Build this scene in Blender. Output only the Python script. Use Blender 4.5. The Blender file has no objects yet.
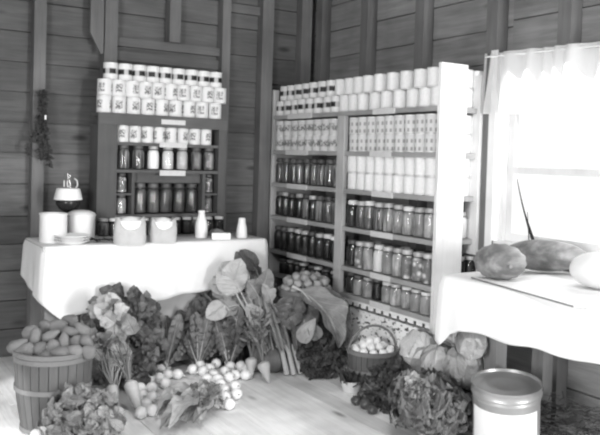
import bpy, math, random
from mathutils import Vector, Matrix, noise as mnoise
SC = bpy.context.scene
COL = SC.collection
PI = math.pi
RN = random.Random(7)

# ------------------------------------------------------------------ camera
FPX, YAW, PITCH, ROLL, SHY = 751.5351, 58.2157, 1.7467, 1.7109, -36.6709
CAM = Vector((-3.5012, -5.4846, 1.45))
_y, _p, _r = (math.radians(a) for a in (YAW, PITCH, ROLL))
FW = Vector((math.cos(_y) * math.cos(_p), math.sin(_y) * math.cos(_p), -math.sin(_p)))
_R = Vector((math.sin(_y), -math.cos(_y), 0)); _U = _R.cross(FW)
RT = _R * math.cos(_r) + _U * math.sin(_r)
UP = _U * math.cos(_r) - _R * math.sin(_r)
cam = bpy.data.objects.new('camera', bpy.data.cameras.new('camera'))
COL.objects.link(cam)
m3 = Matrix((RT, UP, -FW)).transposed()
cam.matrix_world = Matrix.Translation(CAM) @ m3.to_4x4()
cam.data.sensor_width = 36; cam.data.lens = FPX * 36 / 600
cam.data.shift_y = SHY / 600
cam.data.clip_start = .05
SC.camera = cam

def ray(x, y):
    return FW + RT * ((x - 300) / FPX) - UP * ((y - 217.5 - SHY) / FPX)
def at(x, y, d): return CAM + ray(x, y) * d          # the point at distance d into the room
def onz(x, y, z):
    r = ray(x, y); return CAM + r * ((z - CAM.z) / r.z)
def onx(x, y, X):
    r = ray(x, y); return CAM + r * ((X - CAM.x) / r.x)
def dep(P): return (Vector(P) - CAM).dot(FW)
def V(*a): return Vector(a)

# ------------------------------------------------------------------ materials
def lin(s): return s / 12.92 if s <= .04045 else ((s + .055) / 1.055) ** 2.4
class NT:
    def __init__(s, name):
        s.m = bpy.data.materials.new(name); s.m.use_nodes = True
        s.t = s.m.node_tree; s.t.nodes.clear()
        s.out = s.n('ShaderNodeOutputMaterial')
    def n(s, k, **kw):
        nd = s.t.nodes.new(k)
        for a, b in kw.items(): setattr(nd, a, b)
        return nd
    def put(s, sock, v):
        if v is None: return
        if isinstance(v, bpy.types.NodeSocket): s.t.links.new(v, sock)
        else: sock.default_value = v
    def math(s, op, a, b=None, c=None, clamp=False):
        nd = s.n('ShaderNodeMath', operation=op, use_clamp=clamp)
        for i, v in enumerate((a, b, c)): s.put(nd.inputs[i], v)
        return nd.outputs[0]
    def step(s, x, a, b):
        nd = s.n('ShaderNodeMapRange', interpolation_type='SMOOTHSTEP')
        s.put(nd.inputs[0], x); nd.inputs[1].default_value = a; nd.inputs[2].default_value = b
        return nd.outputs[0]
    def coord(s, which='Object', scale=(1, 1, 1)):
        c = s.n('ShaderNodeTexCoord'); mp = s.n('ShaderNodeMapping')
        s.t.links.new(c.outputs[which], mp.inputs[0]); mp.inputs[3].default_value = scale
        return mp.outputs[0]
    def noise(s, vec, scale, detail=3, rough=.6):
        nd = s.n('ShaderNodeTexNoise'); s.put(nd.inputs['Vector'], vec)
        nd.inputs['Scale'].default_value = scale; nd.inputs['Detail'].default_value = detail
        nd.inputs['Roughness'].default_value = rough
        return nd.outputs[0]
    def voro(s, vec, scale):
        nd = s.n('ShaderNodeTexVoronoi'); s.put(nd.inputs['Vector'], vec); nd.inputs['Scale'].default_value = scale
        return nd.outputs['Distance']
    def uv(s):
        c = s.n('ShaderNodeTexCoord'); sp = s.n('ShaderNodeSeparateXYZ'); s.t.links.new(c.outputs['UV'], sp.inputs[0])
        return sp.outputs[0], sp.outputs[1], c.outputs['UV']
    def island(s): return s.n('ShaderNodeNewGeometry').outputs['Random Per Island']
    def objrand(s): return s.n('ShaderNodeObjectInfo').outputs['Random']
    def mix(s, f, a, b):
        return s.math('ADD', s.math('MULTIPLY', b, f), s.math('MULTIPLY', a, s.math('SUBTRACT', 1, f)))
    def bsdf(s, gray, rough=.7, metal=0, bump=None, bumpd=.02, spec=.4, trans=None):
        b = s.n('ShaderNodeBsdfPrincipled')
        cb = s.n('ShaderNodeCombineColor')
        for i in range(3): s.put(cb.inputs[i], gray)
        s.t.links.new(cb.outputs[0], b.inputs['Base Color'])
        b.inputs['Roughness'].default_value = rough; b.inputs['Metallic'].default_value = metal
        b.inputs['Specular IOR Level'].default_value = spec
        if bump is not None:
            bm = s.n('ShaderNodeBump'); bm.inputs['Strength'].default_value = 1; bm.inputs['Distance'].default_value = bumpd
            s.put(bm.inputs['Height'], bump); s.t.links.new(bm.outputs[0], b.inputs['Normal'])
        sh = b.outputs[0]
        if trans:
            t = s.n('ShaderNodeBsdfTranslucent'); s.t.links.new(cb.outputs[0], t.inputs[0])
            mx = s.n('ShaderNodeMixShader'); mx.inputs[0].default_value = trans
            s.t.links.new(sh, mx.inputs[1]); s.t.links.new(t.outputs[0], mx.inputs[2]); sh = mx.outputs[0]
        s.t.links.new(sh, s.out.inputs[0])
        return s.m
M = {}
def mat(name, v, var=.15, scale=12, stretch=(1, 1, 1), island=0, rough=.7, bump=0, metal=0, objr=0, spec=.4, trans=None):
    t = NT(name); nz = t.noise(t.coord('Object', stretch), scale)
    k = t.math('ADD', 1 - var, t.math('MULTIPLY', nz, 2 * var))
    if island: k = t.math('MULTIPLY', k, t.math('ADD', 1 - island, t.math('MULTIPLY', t.island(), 2 * island)))
    if objr: k = t.math('MULTIPLY', k, t.math('ADD', 1 - objr, t.math('MULTIPLY', t.objrand(), 2 * objr)))
    g = t.math('MULTIPLY', k, lin(v), clamp=True)
    M[name] = t.bsdf(g, rough, metal, nz if bump else None, bump, spec, trans)
    return M[name]
def woodmat(name, v, axis, island=.25, var=.45, knots=True, rough=.8):
    st = [14, 14, 14]; st[axis] = 1.0
    t = NT(name); c = t.coord('Object', tuple(st))
    g1 = t.noise(c, 2.2, 5, .65); c2 = t.coord('Object', (1, 1, 1)); g2 = t.noise(c2, 1.6, 3)
    k = t.math('ADD', 1 - var, t.math('MULTIPLY', g1, 2 * var))
    k = t.math('MULTIPLY', k, t.math('ADD', .35, t.math('MULTIPLY', g2, 1.3)))
    k = t.math('MULTIPLY', k, t.math('ADD', 1 - island, t.math('MULTIPLY', t.island(), 2 * island)))
    if knots:
        st2 = [9, 9, 9]; st2[axis] = 3.2
        vo = t.voro(t.coord('Object', tuple(st2)), .55)
        k = t.math('MULTIPLY', k, t.math('ADD', .35, t.math('MULTIPLY', t.step(vo, .03, .16), .65)))
    M[name] = t.bsdf(t.math('MULTIPLY', k, lin(v), clamp=True), rough, 0, g1, .004, .25)
    return M[name]
woodmat('wall_board_x', .37, 0, .25, .6); woodmat('wall_board_y', .54, 1, .25, .6)
woodmat('stud', .41, 2, .12, .35, False); woodmat('stud_pale', .70, 2, .12, .25, False)
woodmat('brace_x', .37, 0, .12, .3, False)
woodmat('floor_board', .89, 1, .14, .28, True, .6)
woodmat('ceiling_board', .5, 1)
woodmat('cupboard_wood', .34, 2, .05, .22, False); woodmat('cupboard_wood_x', .36, 0, .08, .22, False)
woodmat('shelf_wood', .64, 1, .06, .22, False); woodmat('shelf_post', .72, 2, .06, .2, False)
woodmat('white_wood', .90, 2, .03, .08, False)
woodmat('window_wood', .83, 2, .03, .08, False)
woodmat('table_wood', .48, 2, .1, .25, False); woodmat('panel_wood', .74, 0, .06, .2, False)
mat('cloth', .91, .03, 30, rough=.9, spec=.1)
mat('curtain', .95, .03, 20, rough=.9, spec=.1, trans=.6)
mat('card', .93, .04, 60, rough=.8); mat('card_old', .82, .12, 60, rough=.85)
mat('paper_sack', .74, .12, 18, rough=.9, bump=.01); mat('flour', .95, .03, 40, rough=1, spec=.05)
mat('crock', .92, .04, 8, rough=.35); mat('milk', .93, .03, 8, rough=.2); mat('dark_enamel', .17, .2, 8, rough=.25)
mat('lamp_shade', .95, .03, 8, rough=.4); mat('tin', .70, .12, 10, rough=.38, metal=.55); mat('tin_body', .68, .1, 8, rough=.4, metal=.35)
mat('zinc', .74, .2, 25, rough=.5, metal=.2, objr=.2); mat('zinc_dark', .36, .25, 25, rough=.5, metal=.2, objr=.3); mat('white_lid', .88, .1, 20, rough=.5)
mat('can_metal', .86, .08, 20, rough=.4, metal=.2)
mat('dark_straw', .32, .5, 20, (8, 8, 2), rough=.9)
mat('potato', .45, .3, 14, rough=.75, bump=.006, objr=.18); mat('onion', .62, .2, 16, (4, 4, 1), rough=.5, objr=.2)
mat('egg', .93, .04, 12, rough=.5, objr=.04); mat('turnip', .93, .06, 14, rough=.45, objr=.04)
mat('root', .70, .14, 10, (1, 1, 8), rough=.6, bump=.003); mat('beet', .47, .3, 12, rough=.7, bump=.004)
mat('stalk', .46, .2, 20, rough=.55); mat('stalk_pale', .74, .1, 20, rough=.5); mat('stem_dark', .3, .2, 20, rough=.8)
mat('dried', .26, .4, 40, rough=.9); mat('twig', .12, .3, 30, rough=.9)
mat('pepper', .3, .25, 9, rough=.25); mat('melon_pale', .86, .1, 9, rough=.6)
mat('nail', .2, .1, 5, rough=.5, metal=.6)
woodmat('basket_wood', .38, 2, .08, .25, False); woodmat('hoop_wood', .48, 0, .06, .12, False)
mat('crate_wood', .5, .3, 10, (1, 1, 8), .15)
mat('bowl', .86, .05, 10, rough=.4)
def leafmat(name, v, vein=1.6, var=.42, rough=.45):
    t = NT(name); u, w, uv = t.uv()
    a = t.math('ABSOLUTE', t.math('SUBTRACT', u, .5))
    mid = t.math('SUBTRACT', 1, t.step(a, .015, .06))
    s = t.math('FRACT', t.math('SUBTRACT', t.math('MULTIPLY', w, 7), t.math('MULTIPLY', a, 5)))
    sv = t.math('SUBTRACT', 1, t.step(t.math('ABSOLUTE', t.math('SUBTRACT', s, .5)), .03, .14))
    ve = t.math('MAXIMUM', mid, t.math('MULTIPLY', sv, .5))
    nz = t.noise(t.coord('Object'), 22, 4)
    k = t.math('ADD', 1 - var, t.math('MULTIPLY', nz, 2 * var))
    k = t.math('MULTIPLY', k, t.math('ADD', .6, t.math('MULTIPLY', t.island(), .85)))
    k = t.math('MULTIPLY', k, t.math('ADD', 1, t.math('MULTIPLY', ve, vein - 1)))
    h = t.math('ADD', t.math('MULTIPLY', ve, -1), t.math('MULTIPLY', nz, 1.5))
    M[name] = t.bsdf(t.math('MULTIPLY', k, lin(v), clamp=True), rough, 0, h, .006, .5, trans=.12)
leafmat('leaf_dark', .43); leafmat('leaf_mid', .54); leafmat('leaf_pale', .68, 1.12, .25); leafmat('leaf_kale', .49, 1.6, .4)
leafmat('leaf_cabbage', .78, 1.3, .18); leafmat('leaf_deep', .30); leafmat('leaf_light', .72, 1.2)
def glassmat():
    t = NT('jar_glass'); tr = t.n('ShaderNodeBsdfTransparent'); gl = t.n('ShaderNodeBsdfGlossy')
    gl.inputs['Roughness'].default_value = .06
    tr.inputs[0].default_value = (.98, .98, .98, 1)
    fr = t.n('ShaderNodeFresnel'); fr.inputs[0].default_value = 1.5
    mx = t.n('ShaderNodeMixShader'); t.put(mx.inputs[0], t.math('MULTIPLY', fr.outputs[0], t.math('SUBTRACT', 1, t.n('ShaderNodeNewGeometry').outputs['Backfacing'])))
    t.t.links.new(tr.outputs[0], mx.inputs[1]); t.t.links.new(gl.outputs[0], mx.inputs[2])
    t.t.links.new(mx.outputs[0], t.out.inputs[0]); M['glass'] = t.m
glassmat()
def fillmat(name, v0, v1, scale, stretch, vor=False):
    t = NT(name); c = t.coord('Object', stretch)
    nz = t.voro(c, scale) if vor else t.noise(c, scale, 3)
    f = t.step(nz, .1, .55) if vor else t.step(nz, .35, .65)
    g = t.mix(f, lin(v0), lin(v1))
    g = t.math('MULTIPLY', g, t.math('ADD', .7, t.math('MULTIPLY', t.objrand(), .6)), clamp=True)
    M[name] = t.bsdf(g, .4)
fillmat('fill_dark', .07, .22, 30, (1, 1, .3)); fillmat('fill_dusk', .24, .38, 14, (1, 1, .5)); fillmat('fill_streak', .16, .54, 45, (1, 1, .08))
fillmat('fill_mid', .50, .74, 40, (1, 1, .3)); fillmat('fill_lump', .84, .42, 26, (1, 1, 1), True)
fillmat('fill_pale', .82, .9, 20, (1, 1, .3)); fillmat('fill_gray', .48, .62, 14, (1, 1, .5))
def labelmats():
    def base(name): t = NT(name); u, v, uv = t.uv(); return t, u, v, uv
    def band(t, x, a, b, e): return t.math('MULTIPLY', t.step(x, a - e, a + e), t.math('SUBTRACT', 1, t.step(x, b - e, b + e)))
    t, u, v, uv = base('label_white'); nz = t.noise(t.coord('Object'), 60, 3)
    M['label_white'] = t.bsdf(t.math('ADD', lin(.86), t.math('MULTIPLY', nz, .2), clamp=True), .6)
    t, u, v, uv = base('label_band')
    w = t.math('ADD', .5, t.math('MULTIPLY', t.math('SINE', t.math('MULTIPLY', u, 2 * PI * 4)), .5))
    f = t.math('MULTIPLY', band(t, v, .3, .68, .06), t.math('ADD', .35, t.math('MULTIPLY', t.step(w, .15, .5), .65)))
    M['label_band'] = t.bsdf(t.mix(f, lin(.88), lin(.12)), .5)
    t, u, v, uv = base('label_picture'); nz = t.noise(t.coord('Object'), 80, 4)
    w = t.math('ADD', .5, t.math('MULTIPLY', t.math('SINE', t.math('MULTIPLY', u, 2 * PI * 3)), .5))
    f = t.math('MULTIPLY', t.math('MULTIPLY', band(t, v, .2, .8, .08), t.step(w, .35, .7)), t.step(nz, .38, .58))
    M['label_picture'] = t.bsdf(t.mix(f, lin(.88), lin(.44)), .6)
    t, u, v, uv = base('label_dots')
    w = t.math('ADD', .5, t.math('MULTIPLY', t.math('SINE', t.math('MULTIPLY', u, 2 * PI * 9)), .5))
    w2 = t.math('ADD', .5, t.math('MULTIPLY', t.math('SINE', t.math('MULTIPLY', v, 2 * PI * 2)), .5))
    f = t.math('MULTIPLY', t.step(w, .4, .8), t.step(w2, .3, .8))
    M['label_dots'] = t.bsdf(t.mix(f, lin(.82), lin(.6)), .6)
    t, u, v, uv = base('label_stripe'); nz = t.noise(t.coord('Object'), 45, 3)
    f = t.math('MULTIPLY', band(t, v, .25, .75, .1), t.step(nz, .36, .6))
    M['label_stripe'] = t.bsdf(t.mix(f, lin(.82), lin(.45)), .6)
    t, u, v, uv = base('flecked_paper'); nz = t.noise(t.coord('Object', (1, 1, 2.2)), 22, 2); n2 = t.noise(t.coord('Object', (1, 1, 2.2)), 9, 2)
    f = t.math('MULTIPLY', t.step(nz, .53, .62), t.step(n2, .38, .5))
    M['flecked_paper'] = t.bsdf(t.mix(f, lin(.97), lin(.30)), .8)
    t = NT('melon_stripe'); c = t.coord('Object', (.6, 6, 6)); nz = t.noise(c, 2.5, 4)
    u, v, uv = t.uv()
    w = t.math('ADD', .5, t.math('MULTIPLY', t.math('SINE', t.math('ADD', t.math('MULTIPLY', u, 2 * PI * 7), t.math('MULTIPLY', nz, 3))), .5))
    M['melon_stripe'] = t.bsdf(t.mix(t.step(w, .3, .75), lin(.66), lin(.40)), .5)
    t = NT('melon_mottle'); nz = t.noise(t.coord('Object', (1.2, 4, 4)), 4, 5)
    M['melon_mottle'] = t.bsdf(t.mix(t.step(nz, .35, .65), lin(.36), lin(.54)), .45)
labelmats()

# ------------------------------------------------------------------ geometry collector
class G:
    def __init__(s): s.v = []; s.f = []; s.uv = []
    def add(s, vs, fs, uvs=None, mx=None):
        o = len(s.v)
        s.v += [tuple(mx @ Vector(p)) if mx else tuple(p) for p in vs]
        s.f += [tuple(i + o for i in f) for f in fs]
        s.uv += uvs if uvs else [(0., 0.)] * len(vs)
        return s
    def box(s, x0, x1, y0, y1, z0, z1, mx=None):
        v = [(x, y, z) for x in (x0, x1) for y in (y0, y1) for z in (z0, z1)]
        return s.add(v, [(0, 1, 3, 2), (4, 6, 7, 5), (0, 4, 5, 1), (2, 3, 7, 6), (0, 2, 6, 4), (1, 5, 7, 3)], None, mx)
    def lathe(s, prof, n=20, mx=None, sx=1, sy=1, rf=None, u0=0, u1=1, closed=True):
        v = []; uv = []; f = []; zs = [p[1] for p in prof]; zl, zh = min(zs), max(zs)
        for j, (r, z) in enumerate(prof):
            for i in range(n + 1):
                a = 2 * PI * (u0 + (u1 - u0) * i / n); k = rf(a, j / (len(prof) - 1)) if rf else 1
                v.append((r * k * math.cos(a) * sx, r * k * math.sin(a) * sy, z)); uv.append((u0 + (u1 - u0) * i / n, (z - zl) / (zh - zl + 1e-9)))
        for j in range(len(prof) - 1):
            for i in range(n):
                a = j * (n + 1) + i; f.append((a, a + 1, a + n + 2, a + n + 1))
        return s.add(v, f, uv, mx)
    def tube(s, pts, rad, n=7):
        pts = [Vector(p) for p in pts]; v = []; f = []; uv = []
        if not isinstance(rad, (list, tuple)): rad = [rad] * len(pts)
        prev = None
        for j, p in enumerate(pts):
            d = (pts[min(j + 1, len(pts) - 1)] - pts[max(j - 1, 0)]).normalized()
            if prev is None: a = d.orthogonal().normalized()
            else: a = (prev - d * prev.dot(d)).normalized()
            prev = a; b = d.cross(a)
            for i in range(n):
                t = 2 * PI * i / n; v.append(p + (a * math.cos(t) + b * math.sin(t)) * rad[j]); uv.append((i / n, j / (len(pts) - 1)))
        for j in range(len(pts) - 1):
            for i in range(n):
                f.append((j * n + i, j * n + (i + 1) % n, (j + 1) * n + (i + 1) % n, (j + 1) * n + i))
        f.append(tuple(range(n - 1, -1, -1))); k = (len(pts) - 1) * n; f.append(tuple(k + i for i in range(n)))
        return s.add(v, f, uv)
    def prism(s, poly, y0, y1):                    # polygon in x,z pulled along y
        n = len(poly); v = [(x, y0, z) for x, z in poly] + [(x, y1, z) for x, z in poly]
        f = [tuple(range(n)), tuple(range(2 * n - 1, n - 1, -1))] + [(i, i + n, (i + 1) % n + n, (i + 1) % n) for i in range(n)]
        return s.add(v, f)
    def leaf(s, B, T, N, w, arch=.12, ruffle=.2, freq=4, cup=.25, shape='ovate', nx=6, ny=9, lobes=0):
        B = Vector(B); T = Vector(T); d = T - B; L = d.length; d = d / L
        sd = d.cross(Vector(N))
        if sd.length < 1e-3: sd = d.orthogonal()
        sd.normalize(); n = sd.cross(d); ph = RN.uniform(0, 6.3); v = []; uv = []; f = []
        for j in range(ny + 1):
            t = j / ny
            if shape == 'strap': pr = (1 - t ** 6) ** .5 * (.75 + .25 * t)
            elif shape == 'round': pr = max(0, math.sin(PI * min(1, t ** .75))) ** .55
            elif shape == 'frill': pr = (.15 + .85 * min(1, t * 1.7)) * (max(0, 1 - ((t - .55) / .46) ** 4) ** .5 if t > .55 else 1)
            else: pr = math.sin(PI * min(1, max(0, t) ** .8 * .98 + .01)) ** .75
            if lobes: pr *= 1 + .18 * math.sin(t * lobes * 2 * PI)
            pr = max(pr, .02)
            for i in range(nx + 1):
                u = 2 * i / nx - 1; rf = ruffle * w * abs(u) ** 1.4 * math.sin(freq * 2 * PI * t + ph + (1.7 if u > 0 else 0)) * pr
                p = B + d * (L * t) + sd * (u * w * pr) + n * (arch * L * math.sin(PI * t * .9) + cup * w * pr * u * u + rf)
                v.append(p); uv.append((i / nx, t))
        for j in range(ny):
            for i in range(nx):
                a = j * (nx + 1) + i; f.append((a, a + 1, a + nx + 2, a + nx + 1))
        s.add(v, f, uv)
        return [B + d * (L * t) + n * (arch * L * math.sin(PI * t * .9) + .0025) for t in (0, .2, .4, .6, .85)]
    def build(s, name, material, parent=None, smooth=True, mx=None, solid=0):
        me = bpy.data.meshes.new(name); me.from_pydata([tuple(p) for p in s.v], [], s.f)
        uvl = me.uv_layers.new(name='UVMap')
        for lp in me.loops: uvl.data[lp.index].uv = s.uv[lp.vertex_index]
        me.materials.append(M[material] if isinstance(material, str) else material)
        if smooth:
            me.shade_smooth(); me.set_sharp_from_angle(angle=math.radians(42))
        o = bpy.data.objects.new(name, me); COL.objects.link(o)
        if parent: o.parent = parent
        if mx: o.matrix_world = mx
        if solid:
            md = o.modifiers.new('thickness', 'SOLIDIFY'); md.thickness = solid; md.offset = 0
        return o
def tag(o, label, cat, group=None):
    o['label'] = label; o['category'] = cat
    if group: o['group'] = group
    return o
def thing(name, label, cat, loc, rz=0, group=None):
    o = bpy.data.objects.new(name, None); COL.objects.link(o); o.empty_display_size = .05
    o.location = loc; o.rotation_euler = (0, 0, rz)
    return tag(o, label, cat, group)
def struct(name, g, m, parent=None, **k):
    o = g.build(name, m, parent, **k); o['kind'] = 'structure'; return o
def dup(root):
    r = root.copy(); COL.objects.link(r)
    for ch in root.children:
        c = ch.copy(); COL.objects.link(c); c.parent = r
        for gch in ch.children:
            d = gch.copy(); COL.objects.link(d); d.parent = c
    return r
ORD = 'first second third fourth fifth sixth seventh eighth ninth tenth eleventh twelfth thirteenth fourteenth fifteenth sixteenth seventeenth eighteenth nineteenth twentieth'.split()

# ------------------------------------------------------------------ room shell
def planks(g, a0, a1, z0, z1, h, put, rnd):
    z = z0
    while z < z1 - .01:
        hh = min(h * rnd.uniform(.9, 1.1), z1 - z); put(g, a0, a1, z + .004, z + hh - .004, rnd.uniform(0, .006)); z += hh
rw = random.Random(3)
g = G(); planks(g, -5.2, 0, 0, 3.05, .205, lambda g, a, b, z0, z1, o: g.box(a, b, .0 + o, .03, z0, z1), rw)
g.box(-5.2, .06, .03, .06, 0, 3.05)
struct('wall_left', g, 'wall_board_x', smooth=False)
WY0, WY1, WZ0, WZ1 = -2.24, -3.75, .98, 2.12
g = G()
pr = lambda g, a, b, z0, z1, o: g.box(.0 + o, .03, a, b, z0, z1)
planks(g, WY0, 0, 0, 3.05, .205, pr, rw); planks(g, -7.5, WY1, 0, 3.05, .205, pr, rw)
planks(g, WY1, WY0, 0, WZ0, .2, pr, rw); planks(g, WY1, WY0, WZ1, 3.05, .2, pr, rw)
for a in ((WY0, 0, 0, 3.05), (-7.5, WY1, 0, 3.05), (WY1, WY0, 0, WZ0), (WY1, WY0, WZ1, 3.05)): g.box(.03, .06, a[0], a[1], a[2], a[3])
struct('wall_right', g, 'wall_board_y', smooth=False)
g = G(); x = -5.2
while x < 0.06:
    w = rw.uniform(.12, .15); y = -7.5
    while y < .06:
        l = rw.uniform(1.6, 3.4); g.box(x + .0015, x + w - .0015, y + .001, min(.06, y + l) - .001, -.03, rw.uniform(-.0012, 0)); y += l
    x += w
g.box(-5.2, .06, -7.5, .06, -.06, -.03)
struct('floor', g, 'floor_board', smooth=False)
g = G(); x = -5.2
while x < 0.05: g.box(x + .003, x + .2 - .003, -7.5, .05, 3.05, 3.08); x += .2
struct('ceiling', g, 'ceiling_board', smooth=False)
tn = 0
def trim(m, *b, g=None):
    global tn
    tn += 1
    g = g or G().box(*b); return struct('trim_%d' % tn, g, m, smooth=False)
for x0, x1 in ((-2.343, -2.262), (-1.853, -1.758), (-1.357, -1.268), (-.915, -.845), (-.557, -.455), (-.185, -.085), (-3.0, -2.92)):
    z0 = 2.3 if x0 == -1.357 else 0
    trim('stud', x0, x1, -.09, -.001, z0, 3.05)
for y0, y1, z0 in ((-.165, -.25, 0), (-.79, -.88, 0), (-1.43, -1.52, 0), (-2.11, -2.2, 0), (-2.65, -2.74, WZ1 + .004)):
    trim('stud', -.09, -.001, y1, y0, z0, 3.05)
trim('stud', -.09, -.001, -2.74, -2.65, 0, WZ0 - .06)
trim('brace_x', -1.757, -.916, -.045, -.001, 2.235, 2.30)
trim('brace_x', -1.757, -.916, -.03, -.001, 2.13, 2.20)
trim('brace_x', -.844, -.558, -.04, -.001, 2.60, 2.67)
trim('brace_x', -1.757, -1.358, -.04, -.001, 2.72, 2.8)
trim('stud', g=G().prism([(-1.965, 3.05), (-1.965, 2.30), (-1.885, 2.15), (-1.868, 2.16), (-1.868, 3.05)], -.115, -.092))
trim('white_wood', -.095, -.001, -3.84, -3.76, 0, 3.05)
# window on the right wall
win = bpy.data.objects.new('window_1', None); COL.objects.link(win); win.location = (0, (WY0 + WY1) / 2, WZ0); win['kind'] = 'structure'
def wpart(name, m, *boxes, **k):
    g = G()
    for b in boxes: g.box(*b)
    o = struct(name, g, m, smooth=False, **k); o.parent = win; o.matrix_parent_inverse = Matrix.Translation(-win.location); return o
wpart('casing', 'window_wood', (-.115, -.0, -2.106, -2.005, .88, 1.99))
wpart('frame', 'window_wood', (-.03, .06, WY0 - .001, -2.2005, WZ0, WZ1), (-.098, -.0905, WY0 + .02, -2.165, WZ0 - .06, WZ1 + .02), (-.0905, -.03, WY0 + .02, -2.2005, WZ0, WZ1), (-.03, .06, WY1 - .03, WY1, WZ0, WZ1), (-.03, .06, WY1, WY0, WZ1 - .03, WZ1))
wpart('sash', 'window_wood', (0, .03, WY0 - .05, WY0 - .002, WZ0 + .0505, WZ1 - .0905), (0, .03, WY1 + .002, WY1 + .05, WZ0 + .0505, WZ1 - .0905), (0, .03, WY1 + .002, WY0 - .002, WZ0 + .001, WZ0 + .05),
      (-.012, .028, WY1 + .051, WY0 - .051, 1.395, 1.433), (0, .03, WY1 + .002, WY0 - .002, WZ1 - .09, WZ1 - .031))
wpart('sill', 'window_wood', (-.07, .06, WY1 - .05, WY0 + .03, WZ0 - .03, WZ0))
wpart('pane', 'glass', (.012, .016, WY1 + .05, WY0 - .05, WZ0 + .05, 1.40), (.012, .016, WY1 + .05, WY0 - .05, 1.428, WZ1 - .09))
# valance
cv = thing('window_valance', 'short gathered white curtain hanging across the top of the window', 'curtain', (-.1, -2.115, 2.104))
cv.rotation_euler = (.022, 0, 0)
g = G(); ny, nz = 220, 10; vs = []; fs = []; uvs = []
for j in range(nz + 1):
    t = j / nz
    for i in range(ny + 1):
        s_ = i / ny; y = -1.8 * s_
        a = (.012 + .02 * t) * math.sin(s_ * 95 + 2 * math.sin(s_ * 23)) + .012 * math.sin(s_ * 31)
        y += .03 * t * (1 - 2 * s_) * 0
        vs.append((a - .012 * t, y + .02 * t * math.sin(s_ * 40), .022 - .37 * t * (1 + .012 * math.sin(s_ * 17)))); uvs.append((s_, t))
for j in range(nz):
    for i in range(ny): a = j * (ny + 1) + i; fs.append((a, a + 1, a + ny + 2, a + ny + 1))
g.add(vs, fs, uvs); g.build('cloth', 'curtain', cv)
G().tube([(0, -.004, 0), (0, -1.83, 0)], .006, 8).build('rod', 'white_wood', cv)

# ------------------------------------------------------------------ shelf units
def board(parent, name, m, *b): return G().box(*b).build(name, m, parent, smooth=False)
LU = thing('jar_cupboard', 'dark wooden open jar cupboard against the left wall behind the table', 'shelf unit', (0, 0, 0))
LX0, LX1, LF = -1.945, -.955, -.286
board(LU, 'side_board', 'cupboard_wood', LX0, -1.805, LF, -.10, 0, 1.645)
board(LU, 'side_board', 'cupboard_wood', -1.015, LX1, LF, -.10, 0, 1.645)
board(LU, 'top_board', 'cupboard_wood_x', LX0 - .004, LX1 + .004, LF + .001, -.1, 1.70, 1.727)
board(LU, 'front_rail', 'cupboard_wood_x', LX0 - .002, LX1 + .002, LF - .012, LF + .02, 1.645, 1.722)
board(LU, 'back_panel', 'cupboard_wood_x', -1.805, -1.015, -.105, -.094, .2, 1.70)
for z in (1.525, 1.33, 1.008, .862):
    board(LU, 'shelf', 'cupboard_wood_x', -1.804, -1.016, LF + .006, -.106, z - .022, z)
for x0, x1 in ((-1.69, -1.668), (-1.138, -1.115)):
    board(LU, 'divider', 'cupboard_wood', x0, x1, LF + .01, -.108, 1.009, 1.307)
for x0, x1 in ((-1.803, -1.691), (-1.114, -1.017)):
    board(LU, 'cubby_shelf', 'cupboard_wood_x', x0, x1, LF + .01, -.108, 1.147, 1.160)
board(LU, 'inner_rail', 'cupboard_wood_x', -1.667, -1.139, LF + .06, LF + .075, 1.235, 1.307)
for x0, x1, z0, z1 in ((-1.487, -1.30, 1.665, 1.70), (-1.49, -1.278, 1.497, 1.535), (-1.485, -1.285, 1.29, 1.33)):
    board(LU, 'label_card', 'card_old', x0, x1, LF - .016 if z1 > 1.6 else LF - .004, LF - .013 if z1 > 1.6 else LF + .004, z0, z1)
BU = thing('tall_jar_shelf', 'tall pale two-bay shelf full of jars and cans along the right wall', 'shelf unit', (0, 0, 0))
BF = -.44; BZ = [1.7875, 1.5054, 1.2408, .9745, .6958, .5072]
board(BU, 'end_board', 'white_wood', BF, -.225, -2.105, -2.08, 0, 2.045)
board(BU, 'back_post', 'shelf_post', -.075, -.028, -2.105, -2.08, 0, 1.80)
board(BU, 'far_post', 'shelf_post', BF, BF + .05, -.10, -.075, 0, 2.0)
board(BU, 'far_end_board', 'shelf_post', BF + .05, -.03, -.098, -.080, 0, 1.787)
board(BU, 'middle_post', 'shelf_post', BF - .004, BF + .03, -1.125, -1.04, 0, 1.757)
for k, z in enumerate(BZ):
    board(BU, 'shelf', 'shelf_wood', BF + .002, -.03, -2.079, -.101, z - .03, z)
CARDS = [((288, 312), (373, 395)), ((286, 308), (370, 391)), ((287, 307), (372, 393)), ((287, 307), (371, 393)), ((287, 306), (371, 391)), (None, (370, 390))]
for k, (a, b) in enumerate(CARDS):
    for pr in (a, b):
        if pr:
            z = BZ[k]; ya = onx(pr[0], [113, 150, 186, 222, 258, 300][k], BF).y; yb = onx(pr[1], [113, 150, 186, 222, 258, 300][k], BF).y
            if a is pr or True:
                board(BU, 'label_card', 'card_old', BF - .004, BF + .0015, yb, ya, z - .034, z + .004)
# paper edging with cut dashes under the lowest shelf
g = G(); y = -1.13
while y > -2.06: g.box(BF + .004, BF + .008, y - .055, y, BZ[5] - .068, BZ[5] - .046); y -= .082
g.box(BF + .004, BF + .008, -2.07, -1.13, BZ[5] - .046, BZ[5] - .03)
g.build('paper_edging', 'card', BU, smooth=False)
g = G(); g.box(-.41, -.08, -2.05, -1.2, .0, .415)
o = g.build('covered_box', 'flecked_paper', smooth=False)
tag(o, 'white box covered in dark-flecked paper beneath the lowest shelf', 'box')

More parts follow.
